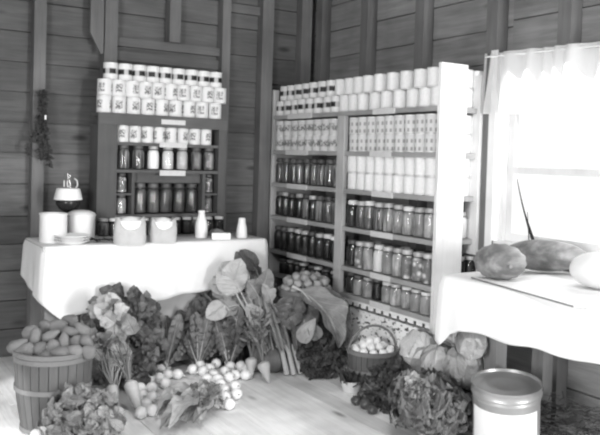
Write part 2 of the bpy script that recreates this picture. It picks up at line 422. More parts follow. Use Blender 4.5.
# ------------------------------------------------------------------ cans and jars
def make_can(lab, r=.049, h=.117):
    g = G(); g.lathe([(0, 0), (r, 0), (r, .004), (r * .975, .006), (r * .975, h - .006), (r, h - .004), (r, h), (r * .94, h), (r * .93, h - .004), (r * .5, h - .003), (0, h - .004)], 20)
    o = g.build('tin_can', 'can_metal')
    g = G(); g.lathe([(r * .982, .009), (r * .985, .012), (r * .985, h - .012), (r * .982, h - .009)], 20)
    c = g.build('paper_label', lab, o); return o
JP = [(0, .004), (.040, .002), (.045, .008), (.0455, .03), (.0455, .118), (.043, .132), (.036, .146), (.034, .152), (.034, .166)]
def make_jar(fill, lid):
    o = bpy.data.objects.new('canning_jar', None); COL.objects.link(o); o.empty_display_size = .03
    G().lathe(JP, 20).build('glass_body', 'glass', o)
    G().lathe([(0, .007), (.039, .007), (.0425, .012), (.0425, .117), (.040, .130), (.033, .142), (0, .1425)], 16).build('contents', fill, o)
    G().lathe([(.0362, .150), (.0372, .152), (.0372, .172), (.035, .176), (.03, .177), (.028, .174), (0, .1745)], 20).build('lid', lid, o)
    return o
PROTO = {}; USED = set()
def spawn(kind, P, label, cat, group, sc=1., rz=None, sz=None):
    if kind not in PROTO: PROTO[kind] = make_can(kind[1]) if kind[0] == 'can' else make_jar(kind[1], kind[2])
    if kind in USED: o = dup(PROTO[kind])
    else: o = PROTO[kind]; USED.add(kind)
    o.location = P; o.scale = (sc, sc, sz or sc); o.rotation_euler = (0, 0, RN.uniform(0, 6.28) if rz is None else rz)
    tag(o, label, cat, group); return o
CH, CG = .117, .0012
def can_row(ys, x, z, lab, desc, place, group, sc=1.0, rz=None):
    for i, y in enumerate(ys):
        spawn(('can', lab), (x + RN.uniform(-.006, .006), y, z), '%s, %s %s' % (desc, place % ORD[i], ''), 'can', group, sc, rz)
def fix(o): o['label'] = o['label'].strip()
g0 = [1.7875 + .0015, 1.7875 + .003 + CH]
# top of the tall shelf
R0fl = [-.15, -.262, -.372, -.482, -.598, -.718, -.842, -.945]; R0fh = [-.20, -.305, -.415, -.53, -.645, -.765, -.88]
R0nl = [-1.05, -1.16, -1.275, -1.405, -1.535, -1.665, -1.795, -1.92, -2.025]; R0nh = [-.985, -1.10, -1.215, -1.333, -1.46, -1.587, -1.722, -1.86, -1.985]
can_row(R0fl, -.385, g0[0], 'label_band', 'dark-banded can', 'bottom tier atop tall shelf far bay, %s from left', 'dark-banded cans on top of the tall shelf')
can_row(R0fh, -.385, g0[1], 'label_band', 'dark-banded can', 'upper tier atop tall shelf far bay, %s from left', 'dark-banded cans on top of the tall shelf')
can_row(R0nl, -.385, g0[0], 'label_white', 'plain white can', 'bottom tier atop tall shelf near bay, %s from left', 'white cans on top of the tall shelf')
can_row(R0nh, -.385, g0[1], 'label_white', 'plain white can', 'upper tier atop tall shelf near bay, %s from left', 'white cans on top of the tall shelf')
for tier, z in (('bottom', g0[0]), ('upper', g0[1])):
    for i, x in enumerate((-.175, -.075)):
        spawn(('can', 'label_white'), (x, -2.03, z), 'white can at open end atop tall shelf, %s tier, %s the wall' % (tier, ('one away from', 'beside')[i]), 'can', 'white cans on top of the tall shelf')
R1f = [-.165, -.272, -.38, -.49, -.6, -.71, -.82, -.93, ]; R1n = [-1.19, -1.29, -1.39, -1.49, -1.59, -1.69, -1.79, -1.89, -1.985]
for tier, z in (('bottom', BZ[1] + .0015), ('upper', BZ[1] + .003 + CH)):
    can_row(R1f, -.385, z, 'label_stripe', 'grey-printed can', tier + ' tier on far bay top shelf, %s from left', 'printed cans on the top shelf')
    can_row(R1n, -.385, z, 'label_dots', 'dot-patterned can', tier + ' tier on near bay top shelf, %s from left', 'printed cans on the top shelf')
    for i, x in enumerate((-.175, -.075)):
        spawn(('can', 'label_white'), (x, -2.025, z), 'white can at open end of top shelf, %s tier, %s the wall' % (tier, ('one away from', 'beside')[i]), 'can', 'printed cans on the top shelf')
R2n = [-1.18, -1.285, -1.385, -1.485, -1.585, -1.69, -1.795, -1.9, -2.0]
for tier, z in (('bottom', BZ[2] + .0015), ('upper', BZ[2] + .003 + CH)):
    can_row(R2n, -.385, z, 'label_white', 'plain white can', tier + ' tier on near bay second shelf, %s from left', 'white cans on the second shelf')
    for i, x in enumerate((-.175, -.075)):
        spawn(('can', 'label_white'), (x, -2.025, z), 'white can at open end of second shelf, %s tier, %s the wall' % (tier, ('one away from', 'beside')[i]), 'can', 'white cans on the second shelf')
def jar_row(ys, x, z, kinds, desc, place, group, h=.19):
    for i, y in enumerate(ys):
        k = kinds[i % len(kinds)]
        spawn(('jar',) + k[:2], (x + RN.uniform(-.008, .008), y, z + .0006), '%s, %s' % (k[2] if len(k) > 2 else desc, place % ORD[i]), 'jar', group, .98, None, h / .177 * RN.uniform(.97, 1.03))
D = ('fill_dark', 'zinc_dark'); S = ('fill_streak', 'zinc_dark'); Z = ('fill_dark', 'zinc'); Mi = ('fill_mid', 'zinc'); L = ('fill_lump', 'zinc'); Pw = ('fill_pale', 'white_lid', 'pale-filled quart jar'); Gy = ('fill_gray', 'zinc'); Gd = ('fill_gray', 'zinc_dark'); Dw = ('fill_dark', 'white_lid')
far9 = [-.155, -.258, -.36, -.462, -.565, -.668, -.772, -.876, -.978]
near9 = [-1.185, -1.288, -1.388, -1.49, -1.59, -1.69, -1.79, -1.89, -1.99]
jar_row(far9, -.385, BZ[2], [S, S, S, S, S, S, S, S, S], 'tall streaky dark jar', 'far bay second shelf, %s from left', 'dark jars on the second shelf', .20)
jar_row(far9, -.385, BZ[3], [D, Z, D, Z, S, Z, S, S, S], 'dark quart jar', 'far bay third shelf, %s from left', 'jars on the third shelf')
jar_row(near9, -.385, BZ[3], [('fill_dark', 'white_lid'), ('fill_streak', 'zinc'), ('fill_streak', 'white_lid'), ('fill_streak', 'zinc'), Mi, Mi, ('fill_mid', 'white_lid'), Gy, Mi], 'grey-filled quart jar', 'near bay third shelf, %s from left', 'jars on the third shelf')
jar_row(far9, -.385, BZ[4], [D, D, Z, Z, Z, D, Z, Dw, Dw], 'dark quart jar', 'far bay fourth shelf front row, %s from left', 'jars on the fourth shelf')
jar_row(near9, -.385, BZ[4], [D, L, Mi, Pw, Gy, Mi, L, L, L], 'mottled grey quart jar', 'near bay fourth shelf front row, %s from left', 'jars on the fourth shelf')
jar_row(far9[1:], -.385, BZ[5], [D, Z, D, Z, D, Z, D, Z], 'small dark jar', 'far bay lowest shelf, %s from left', 'jars on the lowest shelf', .125)
jar_row(near9, -.385, BZ[5], [D, Gd, Gy, D, ('fill_gray', 'white_lid'), Mi, ('fill_mid', 'white_lid'), Gy, ('fill_gray', 'white_lid')], 'grey pint jar', 'near bay lowest shelf, %s from left', 'jars on the lowest shelf', .145)
for zi, nm in ((3, 'third'), (4, 'fourth')):
    jar_row([y - .05 for y in far9[:8]], -.285, BZ[zi], [D, Z, D], 'dark quart jar', 'far bay %s shelf, second row back, %%s from left' % nm, 'jars on the %s shelf' % nm, .18)
    jar_row([y - .05 for y in near9[:8]], -.285, BZ[zi], [D, Z, Gd], 'dark quart jar', 'near bay %s shelf, second row back, %%s from left' % nm, 'jars on the %s shelf' % nm, .18)
for i, x in enumerate((-.175, -.08)):
    spawn(('jar', 'fill_pale', 'zinc'), (x, -2.03, BZ[3] + .001), 'pale jar at open end of third shelf, %s the wall' % ('one away from', 'beside')[i], 'jar', 'jars on the third shelf', .95)
    spawn(('jar', 'fill_dark', 'zinc'), (x, -2.03, BZ[4] + .001), 'dark jar at open end of fourth shelf, %s the wall' % ('one away from', 'beside')[i], 'jar', 'jars on the fourth shelf', .95)
# left cupboard
def can_row_x(xs, y, z, lab, desc, place, group, sc=1., sz=None, rz=None):
    for i, x in enumerate(xs):
        spawn(('can', lab), (x, y + RN.uniform(-.005, .005), z), '%s, %s' % (desc, place % ORD[i]), 'can', group, sc, rz, sz)
T = [1.7285 + k * (CH + .0012) for k in range(3)]
can_row_x([-1.89, -1.783, -1.675, -1.567, -1.46, -1.353, -1.246, -1.14, -1.033], -.225, T[0], 'label_picture', 'white picture-label can', 'bottom tier on cupboard top, %s from left', 'cans stacked on the cupboard', 1.07, 1.0)
can_row_x([-1.885, -1.786, -1.687, -1.588, -1.489, -1.39, -1.291, -1.192, -1.093, -.994], -.222, T[1], 'label_picture', 'white picture-label can', 'middle tier on cupboard top, %s from left', 'cans stacked on the cupboard', 1.07, 1.0)
can_row_x([-1.845, -1.739, -1.636, -1.535, -1.434, -1.333, -1.232, -1.131, -1.03], -.22, T[2], 'label_band', 'dark-banded white-lidded can', 'top tier on cupboard top, %s from left', 'cans stacked on the cupboard', 1.06, 1.0)
can_row_x([-1.752, -1.659, -1.566, -1.473, -1.38, -1.287, -1.194, -1.101], -.225, 1.5265, 'label_picture', 'white picture-label can', 'upper shelf inside cupboard, %s from left', 'cans inside the cupboard', .93, 1.0)
for i, x in enumerate([-1.74, -1.63, -1.515, -1.402, -1.288, -1.174, -1.07]):
    k = S if i in (0, 1, 5, 6) else ('fill_pale', 'zinc')
    spawn(('jar', k[0], k[1]), (x, -.225, 1.331), '%s quart jar on middle cupboard shelf, %s from left' % ('dark streaky' if i in (0, 1, 5, 6) else 'white-filled', ORD[i]), 'jar', 'jars inside the cupboard', .96, None, 1.0)
for i, x in enumerate([-1.602, -1.501, -1.40, -1.296, -1.195]):
    spawn(('jar', 'fill_dusk', 'zinc_dark'), (x, -.20, 1.009), 'large dark two-quart jar in cupboard centre, %s from left' % ORD[i], 'jar', 'jars inside the cupboard', 1.06, None, 1.26)
for nm, x in (('left', -1.747), ('right', -1.066)):
    for lv, z in (('upper', 1.161), ('lower', 1.009)):
        spawn(('jar', 'fill_lump' if nm == 'right' or lv == 'upper' else 'fill_mid', 'zinc_dark'), (x, -.215, z), 'small jar in the %s cubby at the %s side of the cupboard' % (lv, nm), 'jar', 'jars inside the cupboard', .82, None, .8)
LOWP = [103, 114, 143.5, 155.5, 175.5, 186.5, 196.5, 207.5, 218.5]
for i, px in enumerate(LOWP):
    yy = 235 - (px - 103) * .045; r_ = ray(px, yy); x = CAM.x + r_.x * (-.338 - CAM.y) / r_.y
    spawn(('jar', 'fill_dark' if i % 3 else 'fill_streak', 'white_lid' if i in (1, 3, 8) else 'zinc'), (x, -.338, .8645), 'dark pint jar on the table against the cupboard, %s from left' % ORD[i], 'jar', 'jars at the back of the table', .92, None, .70)
for o in bpy.data.objects:
    if 'label' in o: o['label'] = o['label'].strip().replace(' ,', ',')

# ------------------------------------------------------------------ tables and cloths
def table(name, label, x0, x1, y0, y1, zt, legs, extra=()):
    t = thing(name, label, 'table', ((x0 + x1) / 2, (y0 + y1) / 2, 0))
    ox, oy = t.location.x, t.location.y
    G().box(x0 - ox, x1 - ox, y0 - oy, y1 - oy, zt - .03, zt).build('tabletop', 'panel_wood', t, smooth=False)
    for lx, ly in legs: G().box(lx - .04 - ox, lx + .04 - ox, ly - .04 - oy, ly + .04 - oy, 0, zt - .03).build('leg', 'table_wood', t, smooth=False)
    for nm, b in extra: G().box(b[0] - ox, b[1] - ox, b[2] - oy, b[3] - oy, b[4], b[5]).build(nm, 'panel_wood', t, smooth=False)
    return t
def cloth(outline, zt, flare, amp, nz=16, seed=1):
    """outline: (x, y, hem z) points running along the open edge of the table top"""
    r = random.Random(seed); P = []
    for a, b in zip(outline[:-1], outline[1:]):
        n = max(2, int(math.hypot(b[0] - a[0], b[1] - a[1]) / .012))
        for i in range(n): t = i / n; P.append([a[k] + (b[k] - a[k]) * t for k in range(3)])
    P.append(list(outline[-1])); n = len(P); S_ = [0]
    for i in range(1, n): S_.append(S_[-1] + math.hypot(P[i][0] - P[i - 1][0], P[i][1] - P[i - 1][1]))
    nm = []
    for i in range(n):
        a = P[max(0, i - 4)]; b = P[min(n - 1, i + 4)]; d = V(b[0] - a[0], b[1] - a[1], 0).normalized(); nm.append(V(d.y, -d.x, 0))
    vs = []; fs = []; g = G()
    for j in range(nz + 1):
        t = j / nz
        for i in range(n):
            s_ = S_[i]; z = zt + (P[i][2] - zt) * t + .006 * t * math.sin(s_ * 19)
            off = flare * t ** .7 + amp * t * (math.sin(s_ * 15 + 1.3 * math.sin(s_ * 6)) + .5 * math.sin(s_ * 34 + 1)) - .008 * max(0, 1 - t * 6)
            q = V(P[i][0], P[i][1], z - .006 * max(0, 1 - t * 6)) + nm[i] * (off + .006); vs.append(q)
    for j in range(nz):
        for i in range(n - 1): a = j * n + i; fs.append((a, a + n, a + n + 1, a + 1))
    o_ = len(vs); vs_top = [V(p[0], p[1], zt + .001) - nm[i] * .01 for i, p in enumerate(P)]
    vs += vs_top
    for i in range(n - 1): fs.append((i, i + 1, o_ + i + 1, o_ + i))
    fs.append(tuple(o_ + i for i in range(n)))
    g.add(vs, fs); return g
ZT = .862
table('display_table', 'long wooden table under a white cloth before the jar cupboard', -2.42, -.87, -.79, -.295, ZT - .004,
      ((-2.36, -.74), (-.93, -.74), (-2.36, -.35), (-.93, -.35)), (('front_panel', (-2.15, -.98, -.70, -.68, .03, .80)),))
o = cloth([(-2.42, -.285, .63), (-2.42, -.45, .575), (-2.42, -.65, .545), (-2.42, -.77, .525), (-2.40, -.80, .505), (-2.36, -.805, .46), (-2.31, -.805, .415), (-2.24, -.805, .425), (-1.87, -.805, .47), (-1.34, -.805, .527), (-1.0, -.805, .56), (-.885, -.805, .60), (-.855, -.78, .62), (-.855, -.50, .64), (-.855, -.29, .66)], ZT, .012, .010).build('tablecloth', 'cloth', solid=.002)
tag(o, 'white tablecloth draped over the table before the jar cupboard', 'tablecloth')
ZR = .872
table('window_table', 'wooden table under a white cloth below the window', -.85, -.08, -4.31, -2.62, ZR - .004,
      ((-.50, -2.67), (-.80, -4.2), (-.13, -4.2), (-.13, -2.67)), (('apron', (-.8, -.78, -4.2, -2.7, .77, .83)),))
o = cloth([(-.10, -2.585, .70), (-.5, -2.59, .67), (-.80, -2.60, .56), (-.855, -2.62, .53), (-.87, -2.66, .52), (-.87, -2.73, .60), (-.87, -2.80, .632), (-.87, -3.33, .645), (-.87, -3.6, .655), (-.87, -4.30, .66), (-.85, -4.33, .66), (-.5, -4.33, .66), (-.10, -4.33, .66)], ZR, .02, .006, seed=3).build('tablecloth', 'cloth', solid=.002)
tag(o, 'white tablecloth draped over the table below the window', 'tablecloth')

# things on the window table
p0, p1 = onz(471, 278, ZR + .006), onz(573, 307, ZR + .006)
sh = thing('display_board', 'thin white board with a shadow line painted along its front lying under the squashes', 'board', (p0.x, p0.y, ZR + .0035))
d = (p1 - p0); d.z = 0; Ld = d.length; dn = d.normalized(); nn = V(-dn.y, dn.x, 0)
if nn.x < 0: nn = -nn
def quad(a, b, c, e, z0, z1):
    g = G(); v = [(*q.xy, z0) for q in (a, b, c, e)] + [(*q.xy, z1) for q in (a, b, c, e)]
    return g.add(v, [(3, 2, 1, 0), (4, 5, 6, 7), (0, 1, 5, 4), (1, 2, 6, 5), (2, 3, 7, 6), (3, 0, 4, 7)])
z_ = V(0, 0, 0)
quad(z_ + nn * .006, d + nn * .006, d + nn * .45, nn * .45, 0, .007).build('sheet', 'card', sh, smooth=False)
quad(z_, d, d + nn * .0055, nn * .0055, 0, .007).build('shadow_strip', 'beet', sh, smooth=False)  # dark strip painted in for the shadow line along the sheet's front
def lump(g, a, b, c, n=28, m=18, rib=0, ribn=10, amp=.03, seed=0, taper=0, bend=0, mx=None):
    v = []; uv = []; f = []
    for j in range(m + 1):
        t = PI * j / m
        for i in range(n + 1):
            ph = 2 * PI * i / n; q = V(-math.cos(t), math.sin(t) * math.cos(ph), math.sin(t) * math.sin(ph))
            k = 1 + amp * mnoise.noise(q * 1.8 + V(seed * 7.1, 3, 1)) + rib * abs(math.cos(ph * ribn / 2)) * math.sin(t)
            k2 = 1 + taper * q.x
            v.append((a * q.x, b * q.y * k * k2, c * q.z * k * k2 + bend * (q.x ** 2 - .4))); uv.append((i / n, j / m))
    for j in range(m):
        for i in range(n): x = j * (n + 1) + i; f.append((x, x + 1, x + n + 2, x + n + 1))
    return g.add(v, f, uv, mx)
def frame(loc, xdir, updir=UP):
    x = Vector(xdir).normalized(); z = (Vector(updir) - x * Vector(updir).dot(x)).normalized(); y = z.cross(x)
    m = Matrix((x, y, z)).transposed().to_4x4(); m.translation = loc; return m
zb = ZR + .0105
# round squash, end towards the viewer
D1 = dep(onz(500, 281, zb)) + .06
c = at(500, 266, D1); c.z = zb + .086
sq = thing('round_squash', 'round ribbed grey squash at the left end of the window table', 'squash', c)
ax = (-FW * .75 + RT * .05 + V(0, 0, 0)); ax.z = -.05
mx = frame(V(0, 0, 0), ax, V(0, 0, 1))
lump(G(), .13, .122, .085, rib=.06, ribn=14, amp=.04, mx=mx).build('body', 'melon_mottle', sq)
G().tube([mx @ V(.124, 0, 0), mx @ V(.143, .004, .006)], [.014, .009]).build('stem', 'stalk', sq)
# long melon
pa, pb = onz(512, 266, zb), onz(582, 279, zb)
D2 = dep(onz(548, 274, zb)) + .08
a = at(503, 250, D2 + .03); b = at(588, 262, D2 - .02); c = (a + b) / 2; c.z = zb + .086
dirx = (b - a); dirx.z = 0
sq = thing('long_melon', 'long mottled watermelon lying under the window between two squashes', 'melon', c)
lump(G(), dirx.length / 2, .086, .084, amp=.03, seed=2, taper=-.04, mx=frame(V(0, 0, 0), dirx, V(0, 0, 1))).build('body', 'melon_mottle', sq)
mm = frame(V(0, 0, 0), dirx, V(0, 0, 1)); hl = dirx.length / 2
G().tube([mm @ V(-hl * .985, 0, 0), mm @ V(-hl * 1.04, .0, .012)], [.012, .008]).build('stem', 'stalk', sq)
D3 = dep(onz(592, 293, zb)) + .11
c = at(603, 276, D3); c.z = zb + .088
sq = thing('pale_pumpkin', 'large pale pumpkin at the right edge of the window table', 'pumpkin', c)
lump(G(), .115, .145, .112, rib=.05, ribn=12, amp=.03, seed=5, mx=frame(V(0, 0, 0), V(0, 0, 1), V(1, 0, 0)) @ Matrix.Diagonal((.75, 1, 1.3, 1))).build('body', 'melon_pale', sq)
G().tube([(0, 0, .08), (-.01, -.01, .108)], [.018, .012]).build('stem', 'stalk', sq)
# dry stalk leaning on the window
b0 = onx(535, 246, -.066); t0 = onx(517, 179, -.02)
b0.z = max(b0.z, WZ0 + .001)
q = thing('dry_stalk', 'thin dark dried stalk leaning against the window pane', 'stalk', b0)
g = G(); pts = [b0.lerp(t0, k / 8) + V(0, .012 * math.sin(PI * k / 8), 0) - b0 for k in range(9)]
g.tube(pts, [.010, .010, .009, .006, .005, .0042, .0036, .003, .002]).build('stem', 'twig', q)
l0 = onx(529, 246, -.055) - b0; l1 = onx(527.5, 212, -.03) - b0
l0.z = max(l0.z, .001)
G().tube([l0, l0.lerp(l1, .5), l1], [.003, .003, .002], 6).build('side_stem', 'twig', q)

# things on the left table
def put(px, py): p = onz(px, py, ZT + .002); return V(p.x, p.y, ZT + .0025)
def crock(P, r, h, label, lidded):
    o = thing('crock', label, 'crock', P)
    G().lathe([(0, 0), (r * .96, 0), (r, .008), (r, h - .012), (r * 1.04, h - .010), (r * 1.04, h), (r * .97, h), (r * .95, h - .02), (0, h - .02)], 28).build('body', 'crock', o)
    if lidded:
        G().lathe([(r * 1.02, h + .001), (r * .95, h + .012), (r * .6, h + .026), (r * .15, h + .03), (0, h + .03)], 28).build('lid', 'crock', o)
crock(put(53, 242), .085, .185, 'white crock without lid at the left end of the table', False)
crock(put(81, 239), .09, .165, 'white lidded crock second from the left on the table', True)
def shell(g, outer, inner, n=28, **k): g.lathe(outer + inner, n, **k); return g
P = onz(72, 244, ZT); P = V(P.x, P.y, ZT + .0025)
pl = thing('dish_stack', 'low stack of white dishes in front of the white crocks', 'dishes', P)
for k in range(3):
    z = .016 * k
    G().lathe([(0, z), (.065, z), (.07, z + .004), (.108, z + .02), (.110, z + .024), (.104, z + .022), (.066, z + .007), (0, z + .006)], 28).build('dish', 'crock', pl)
# oil lamp
P = V(-2.13, -.335, ZT + .0025); P = at(67.5, 229, dep(V(-2.13, -.36, ZT))); P.z = ZT + .0025
lp = thing('oil_lamp', 'dark oil lamp with white shade standing behind the white crocks', 'lamp', P)
G().lathe([(0, 0), (.07, 0), (.072, .006), (.06, .016), (.03, .028), (.016, .05), (.013, .1), (.014, .16), (.02, .175), (0, .176)], 24).build('base', 'dark_enamel', lp)
G().lathe([(0, .174), (.03, .174), (.06, .195), (.080, .225), (.082, .245), (.078, .2535), (.03, .256), (0, .256)], 24).build('font', 'dark_enamel', lp)
G().lathe([(.094, .2575), (.094, .262), (.078, .326), (.074, .333), (.07, .331), (.075, .322), (.090, .2595), (.094, .2575)], 28).build('shade', 'lamp_shade', lp)
G().lathe([(.03, .2565), (.04, .29), (.036, .335), (.03, .42), (.030, .435)], 20).build('chimney', 'glass', lp)
G().tube([V(.05, 0, .335) + V(0, 0, .0), V(.062, 0, .355), V(.058, 0, .385), V(.04, 0, .40)], .004).build('handle', 'card', lp)
tc = bpy.data.curves.new('glint_figures', 'FONT'); tc.body = '10'; tc.size = .062; tc.extrude = .0008; tc.align_x = 'CENTER'  # pale figures drawn in for the glints on the chimney glass
tmp = bpy.data.objects.new('glint_figures_curve', tc); COL.objects.link(tmp); tc.materials.append(M['card'])
bpy.context.view_layer.update()
me_ = bpy.data.meshes.new_from_object(tmp.evaluated_get(bpy.context.evaluated_depsgraph_get())); me_.name = 'glint_figures'
bpy.data.objects.remove(tmp); bpy.data.curves.remove(tc)
to = bpy.data.objects.new('glint_figures', me_); COL.objects.link(to); to.parent = lp
vd = V(FW.x, FW.y, 0).normalized()
mm = Matrix((V(vd.y, -vd.x, 0), V(0, 0, 1), -vd)).transposed().to_4x4(); mm.translation = -vd * .043 + V(0, 0, .345); to.matrix_local = mm
# flour sacks
def sack(P, w, dpt, h, label, rz):
    o = thing('flour_sack', label, 'sack', P, rz)
    n = 44; rows = 14; vs = []; fs = []; m_ = n + 1
    def rad(a, t):
        ca, sa = math.cos(a), math.sin(a); k = (abs(ca) ** 3.5 + abs(sa) ** 3.5) ** (-1 / 3.5)
        k *= (1 + .05 * math.sin(PI * t) + .05 * mnoise.noise(V(ca * 3, sa * 3, t * 4 + h * 50)) - .07 * t * t)
        return ca * k * w, sa * k * dpt
    for ins in (0, 1):
        for j in range(rows + 1):
            t = j / rows
            for i in range(n + 1):
                a = 2 * PI * i / n; x, y = rad(a, t)
                rim = h * (1 + .05 * abs(math.cos(a)) ** 3 - .10 * (math.sin(a) < -.2) * max(0, 1 - (x / w / .8) ** 2)) + .004 * math.sin(7 * a)
                k = .96 if ins else 1
                vs.append((x * k, y * k, (.002 if ins else 0) + rim * t))
    for b in (0, 1):
        for j in range(rows):
            for i in range(n):
                q = b * m_ * (rows + 1) + j * m_ + i; f = (q, q + 1, q + m_ + 1, q + m_); fs.append(f if not b else f[::-1])
    q = rows * m_; q2 = m_ * (rows + 1) + rows * m_
    for i in range(n): fs.append((q + i, q + i + 1, q2 + i + 1, q2 + i))
    fs.append(tuple(range(n - 1, -1, -1)))
    G().add(vs, fs).build('bag', 'paper_sack', o)
    g = G(); vs = []; fs = []
    for j in range(9):
        for i in range(n + 1):
            a = 2 * PI * i / n; x, y = rad(a, .85); k = (8 - j) / 8 * .93
            vs.append((x * k, y * k, h * (.86 + .05 * y * k / dpt) + .035 * (1 - k * k)))
    for j in range(8):
        for i in range(n): q = j * m_ + i; fs.append((q, q + 1, q + m_ + 1, q + m_))
    g.add(vs, fs).build('flour', 'flour', o)
    g = G(); vs = []; fs = []; R0 = w * .70           # white lining turned down over the front edge
    for j in range(9):
        for i in range(21):
            a = PI + PI * i / 20; k = j / 8
            x = R0 * k * math.cos(a); z = h * .935 + R0 * .88 * k * math.sin(a)
            y0 = -rad(-PI / 2 + math.asin(max(-1, min(1, x / w))), z / h)[1]
            vs.append((x, -abs(y0) - .004 - .012 * (1 - k * k), z))
    for j in range(8):
        for i in range(20): q = j * 21 + i; fs.append((q, q + 1, q + 22, q + 21))
    g.add(vs, fs).build('turned_lining', 'flour', o, solid=.003)
sack(put(129.5, 244), .098, .065, .165, 'open paper sack of white flour, left of two on the table', -.25)
sack(put(162.5, 242), .088, .062, .15, 'greyer open paper sack of flour, right of the two', -.25)
o = G().lathe([(0, 0), (.042, 0), (.045, .006), (.045, .09), (.038, .12), (.026, .15), (.023, .175), (.026, .18), (.026, .192), (.02, .194), (0, .194)], 24).build('milk_bottle', 'milk')
o.location = put(201, 237.5); tag(o, 'white milk bottle standing right of the flour sacks', 'bottle')
o = G().lathe([(0, 0), (.040, 0), (.042, .006), (.036, .07), (.027, .11), (.025, .135), (.02, .142), (0, .143)], 24).build('shaker_bottle', 'milk')
o.location = put(241.5, 237.5); tag(o, 'small tapered white bottle near the right end of the table', 'bottle')
P = put(221, 239.5)
o = G().box(-.065, .065, -.012, .012, 0, .045).build('name_card', 'card', smooth=False); o.location = P; o.rotation_euler = (0, 0, -.3); tag(o, 'small white block card in front of the glass cone', 'card')
P2 = put(220, 236.5); P2.y += .06
o = thing('glass_dish', 'low cone-shaped glass dish behind the white card', 'dish', P2)
G().lathe([(0, 0), (.085, 0), (.088, .01), (.05, .05), (.02, .075), (.018, .082), (0, .084)], 24).build('cover', 'glass', o)
G().lathe([(0, .003), (.075, .003), (.045, .04), (0, .055)], 20).build('contents', 'fill_gray', o)
P = put(98, 242); g = G(); r5 = random.Random(5)
for i in range(70):
    a = r5.uniform(0, 6.28); rr = r5.uniform(0, 1) ** .5; b = V(math.cos(a) * .10 * rr, math.sin(a) * .035 * rr, .004 + .012 * r5.random()); a2 = r5.uniform(0, 6.28)
    g.leaf(b, b + V(math.cos(a2) * .028, math.sin(a2) * .028, r5.uniform(.0, .008)), V(0, 0, 1), .008, nx=2, ny=4)
o = g.build('dried_herbs', 'dried'); o.location = P; o.rotation_euler = (0, 0, -.5); tag(o, 'flat pile of dark dried herbs on the tablecloth left of the sacks', 'herbs')
# hanging dried bunch on the stud
hp = V(-2.29, -.115, 1.86)
hb = thing('hanging_herb_bunch', 'dark dried plant bunch hanging on the left wall stud', 'dried plant', hp)
g = G(); gs = G(); r5 = random.Random(9)
for s_ in range(7):
    ex = r5.uniform(-.085, .085); ln = r5.uniform(.36, .56)
    pts = [V(ex * (k / 6) + .012 * math.sin(k + s_), -.012 - .03 * math.sin(k * .5) * r5.random(), -ln * k / 6) for k in range(7)]
    gs.tube(pts, .0025, 5)
    for k in range(64):
        t = r5.random(); q = pts[min(6, int(t * 6))].lerp(pts[min(6, int(t * 6) + 1)], t * 6 % 1); a = r5.uniform(0, 6.28)
        dd = V(math.cos(a), -abs(math.sin(a)) * .6, r5.uniform(-.9, .3)).normalized() * r5.uniform(.022, .042)
        g.leaf(q, q + dd, V(r5.uniform(-1, 1), -1, r5.uniform(-1, 1)), r5.uniform(.007, .014), nx=2, ny=4, ruffle=.5)
gs.build('stems', 'stem_dark', hb); g.build('foliage', 'dried', hb)
G().tube([(0, .024, .0), (0, -.03, .004)], .003, 6).build('nail', 'nail', hb)
G().box(.004, .016, -.075, -.073, -.20, -.17).build('tag', 'card', hb, smooth=False)

# ------------------------------------------------------------------ vegetables on the floor
CAMN = -FW
def nrm(k=.55, up=.35, rr=RN): return (CAMN + V(0, 0, up) + V(rr.uniform(-k, k), rr.uniform(-k, k), rr.uniform(-k, k))).normalized()
def veg(name, label, cat, P, group=None): return thing(name, label, cat, P, 0, group)
def loc(o, p): return Vector(p) - o.location
def basket(name, label, P, r0, r1, h, hoops=(.06, .5, .9), handle=None):
    o = thing(name, label, 'basket', P)
    n = 26; g = G()
    for i in range(n):
        a0 = 2 * PI * (i + .04) / n; a1 = 2 * PI * (i + .96) / n; v = []
        for zz in range(6):
            t = zz / 5; r = r0 + (r1 - r0) * t + .012 * math.sin(PI * t)
            for a in (a0, a1):
                for k in (0, .006): v.append(((r - k) * math.cos(a), (r - k) * math.sin(a), h * t))
        f = []
        for zz in range(5):
            b = zz * 4
            f += [(b, b + 2, b + 6, b + 4), (b + 1, b + 5, b + 7, b + 3), (b, b + 4, b + 5, b + 1), (b + 2, b + 3, b + 7, b + 6)]
        f += [(0, 1, 3, 2), (20, 22, 23, 21)]
        g.add(v, f)
    g.lathe([(0, .008), (r0 - .008, .008), (r0 - .008, .014), (0, .014)], 26)
    g.lathe([(r0 - .009, .01), (r1 - .009, h - .01)], 26)
    g.build('staves', 'basket_wood', o, smooth=False)
    for t in hoops:
        r = r0 + (r1 - r0) * t + .012 * math.sin(PI * t); z = h * t; w = .012
        G().lathe([(r + .0005, z - w), (r + .006, z - w), (r + .006, z + w), (r + .0005, z + w), (r + .0005, z - w)], 40).build('hoop', 'hoop_wood', o)
    G().lathe([(r1 - .011, h - .015), (r1 + .008, h - .018), (r1 + .008, h + .006), (r1 - .011, h + .006), (r1 - .011, h - .015)], 40).build('rim', 'hoop_wood', o)
    if handle:
        hd = Vector(handle[0]).normalized(); hh = handle[1]
        pts = [hd * (r1 + .004) * math.cos(PI * k / 14) + V(0, 0, h - .02 + hh * math.sin(PI * k / 14)) for k in range(15)]
        G().tube(pts, .008, 7).build('handle', 'hoop_wood', o)
    return o
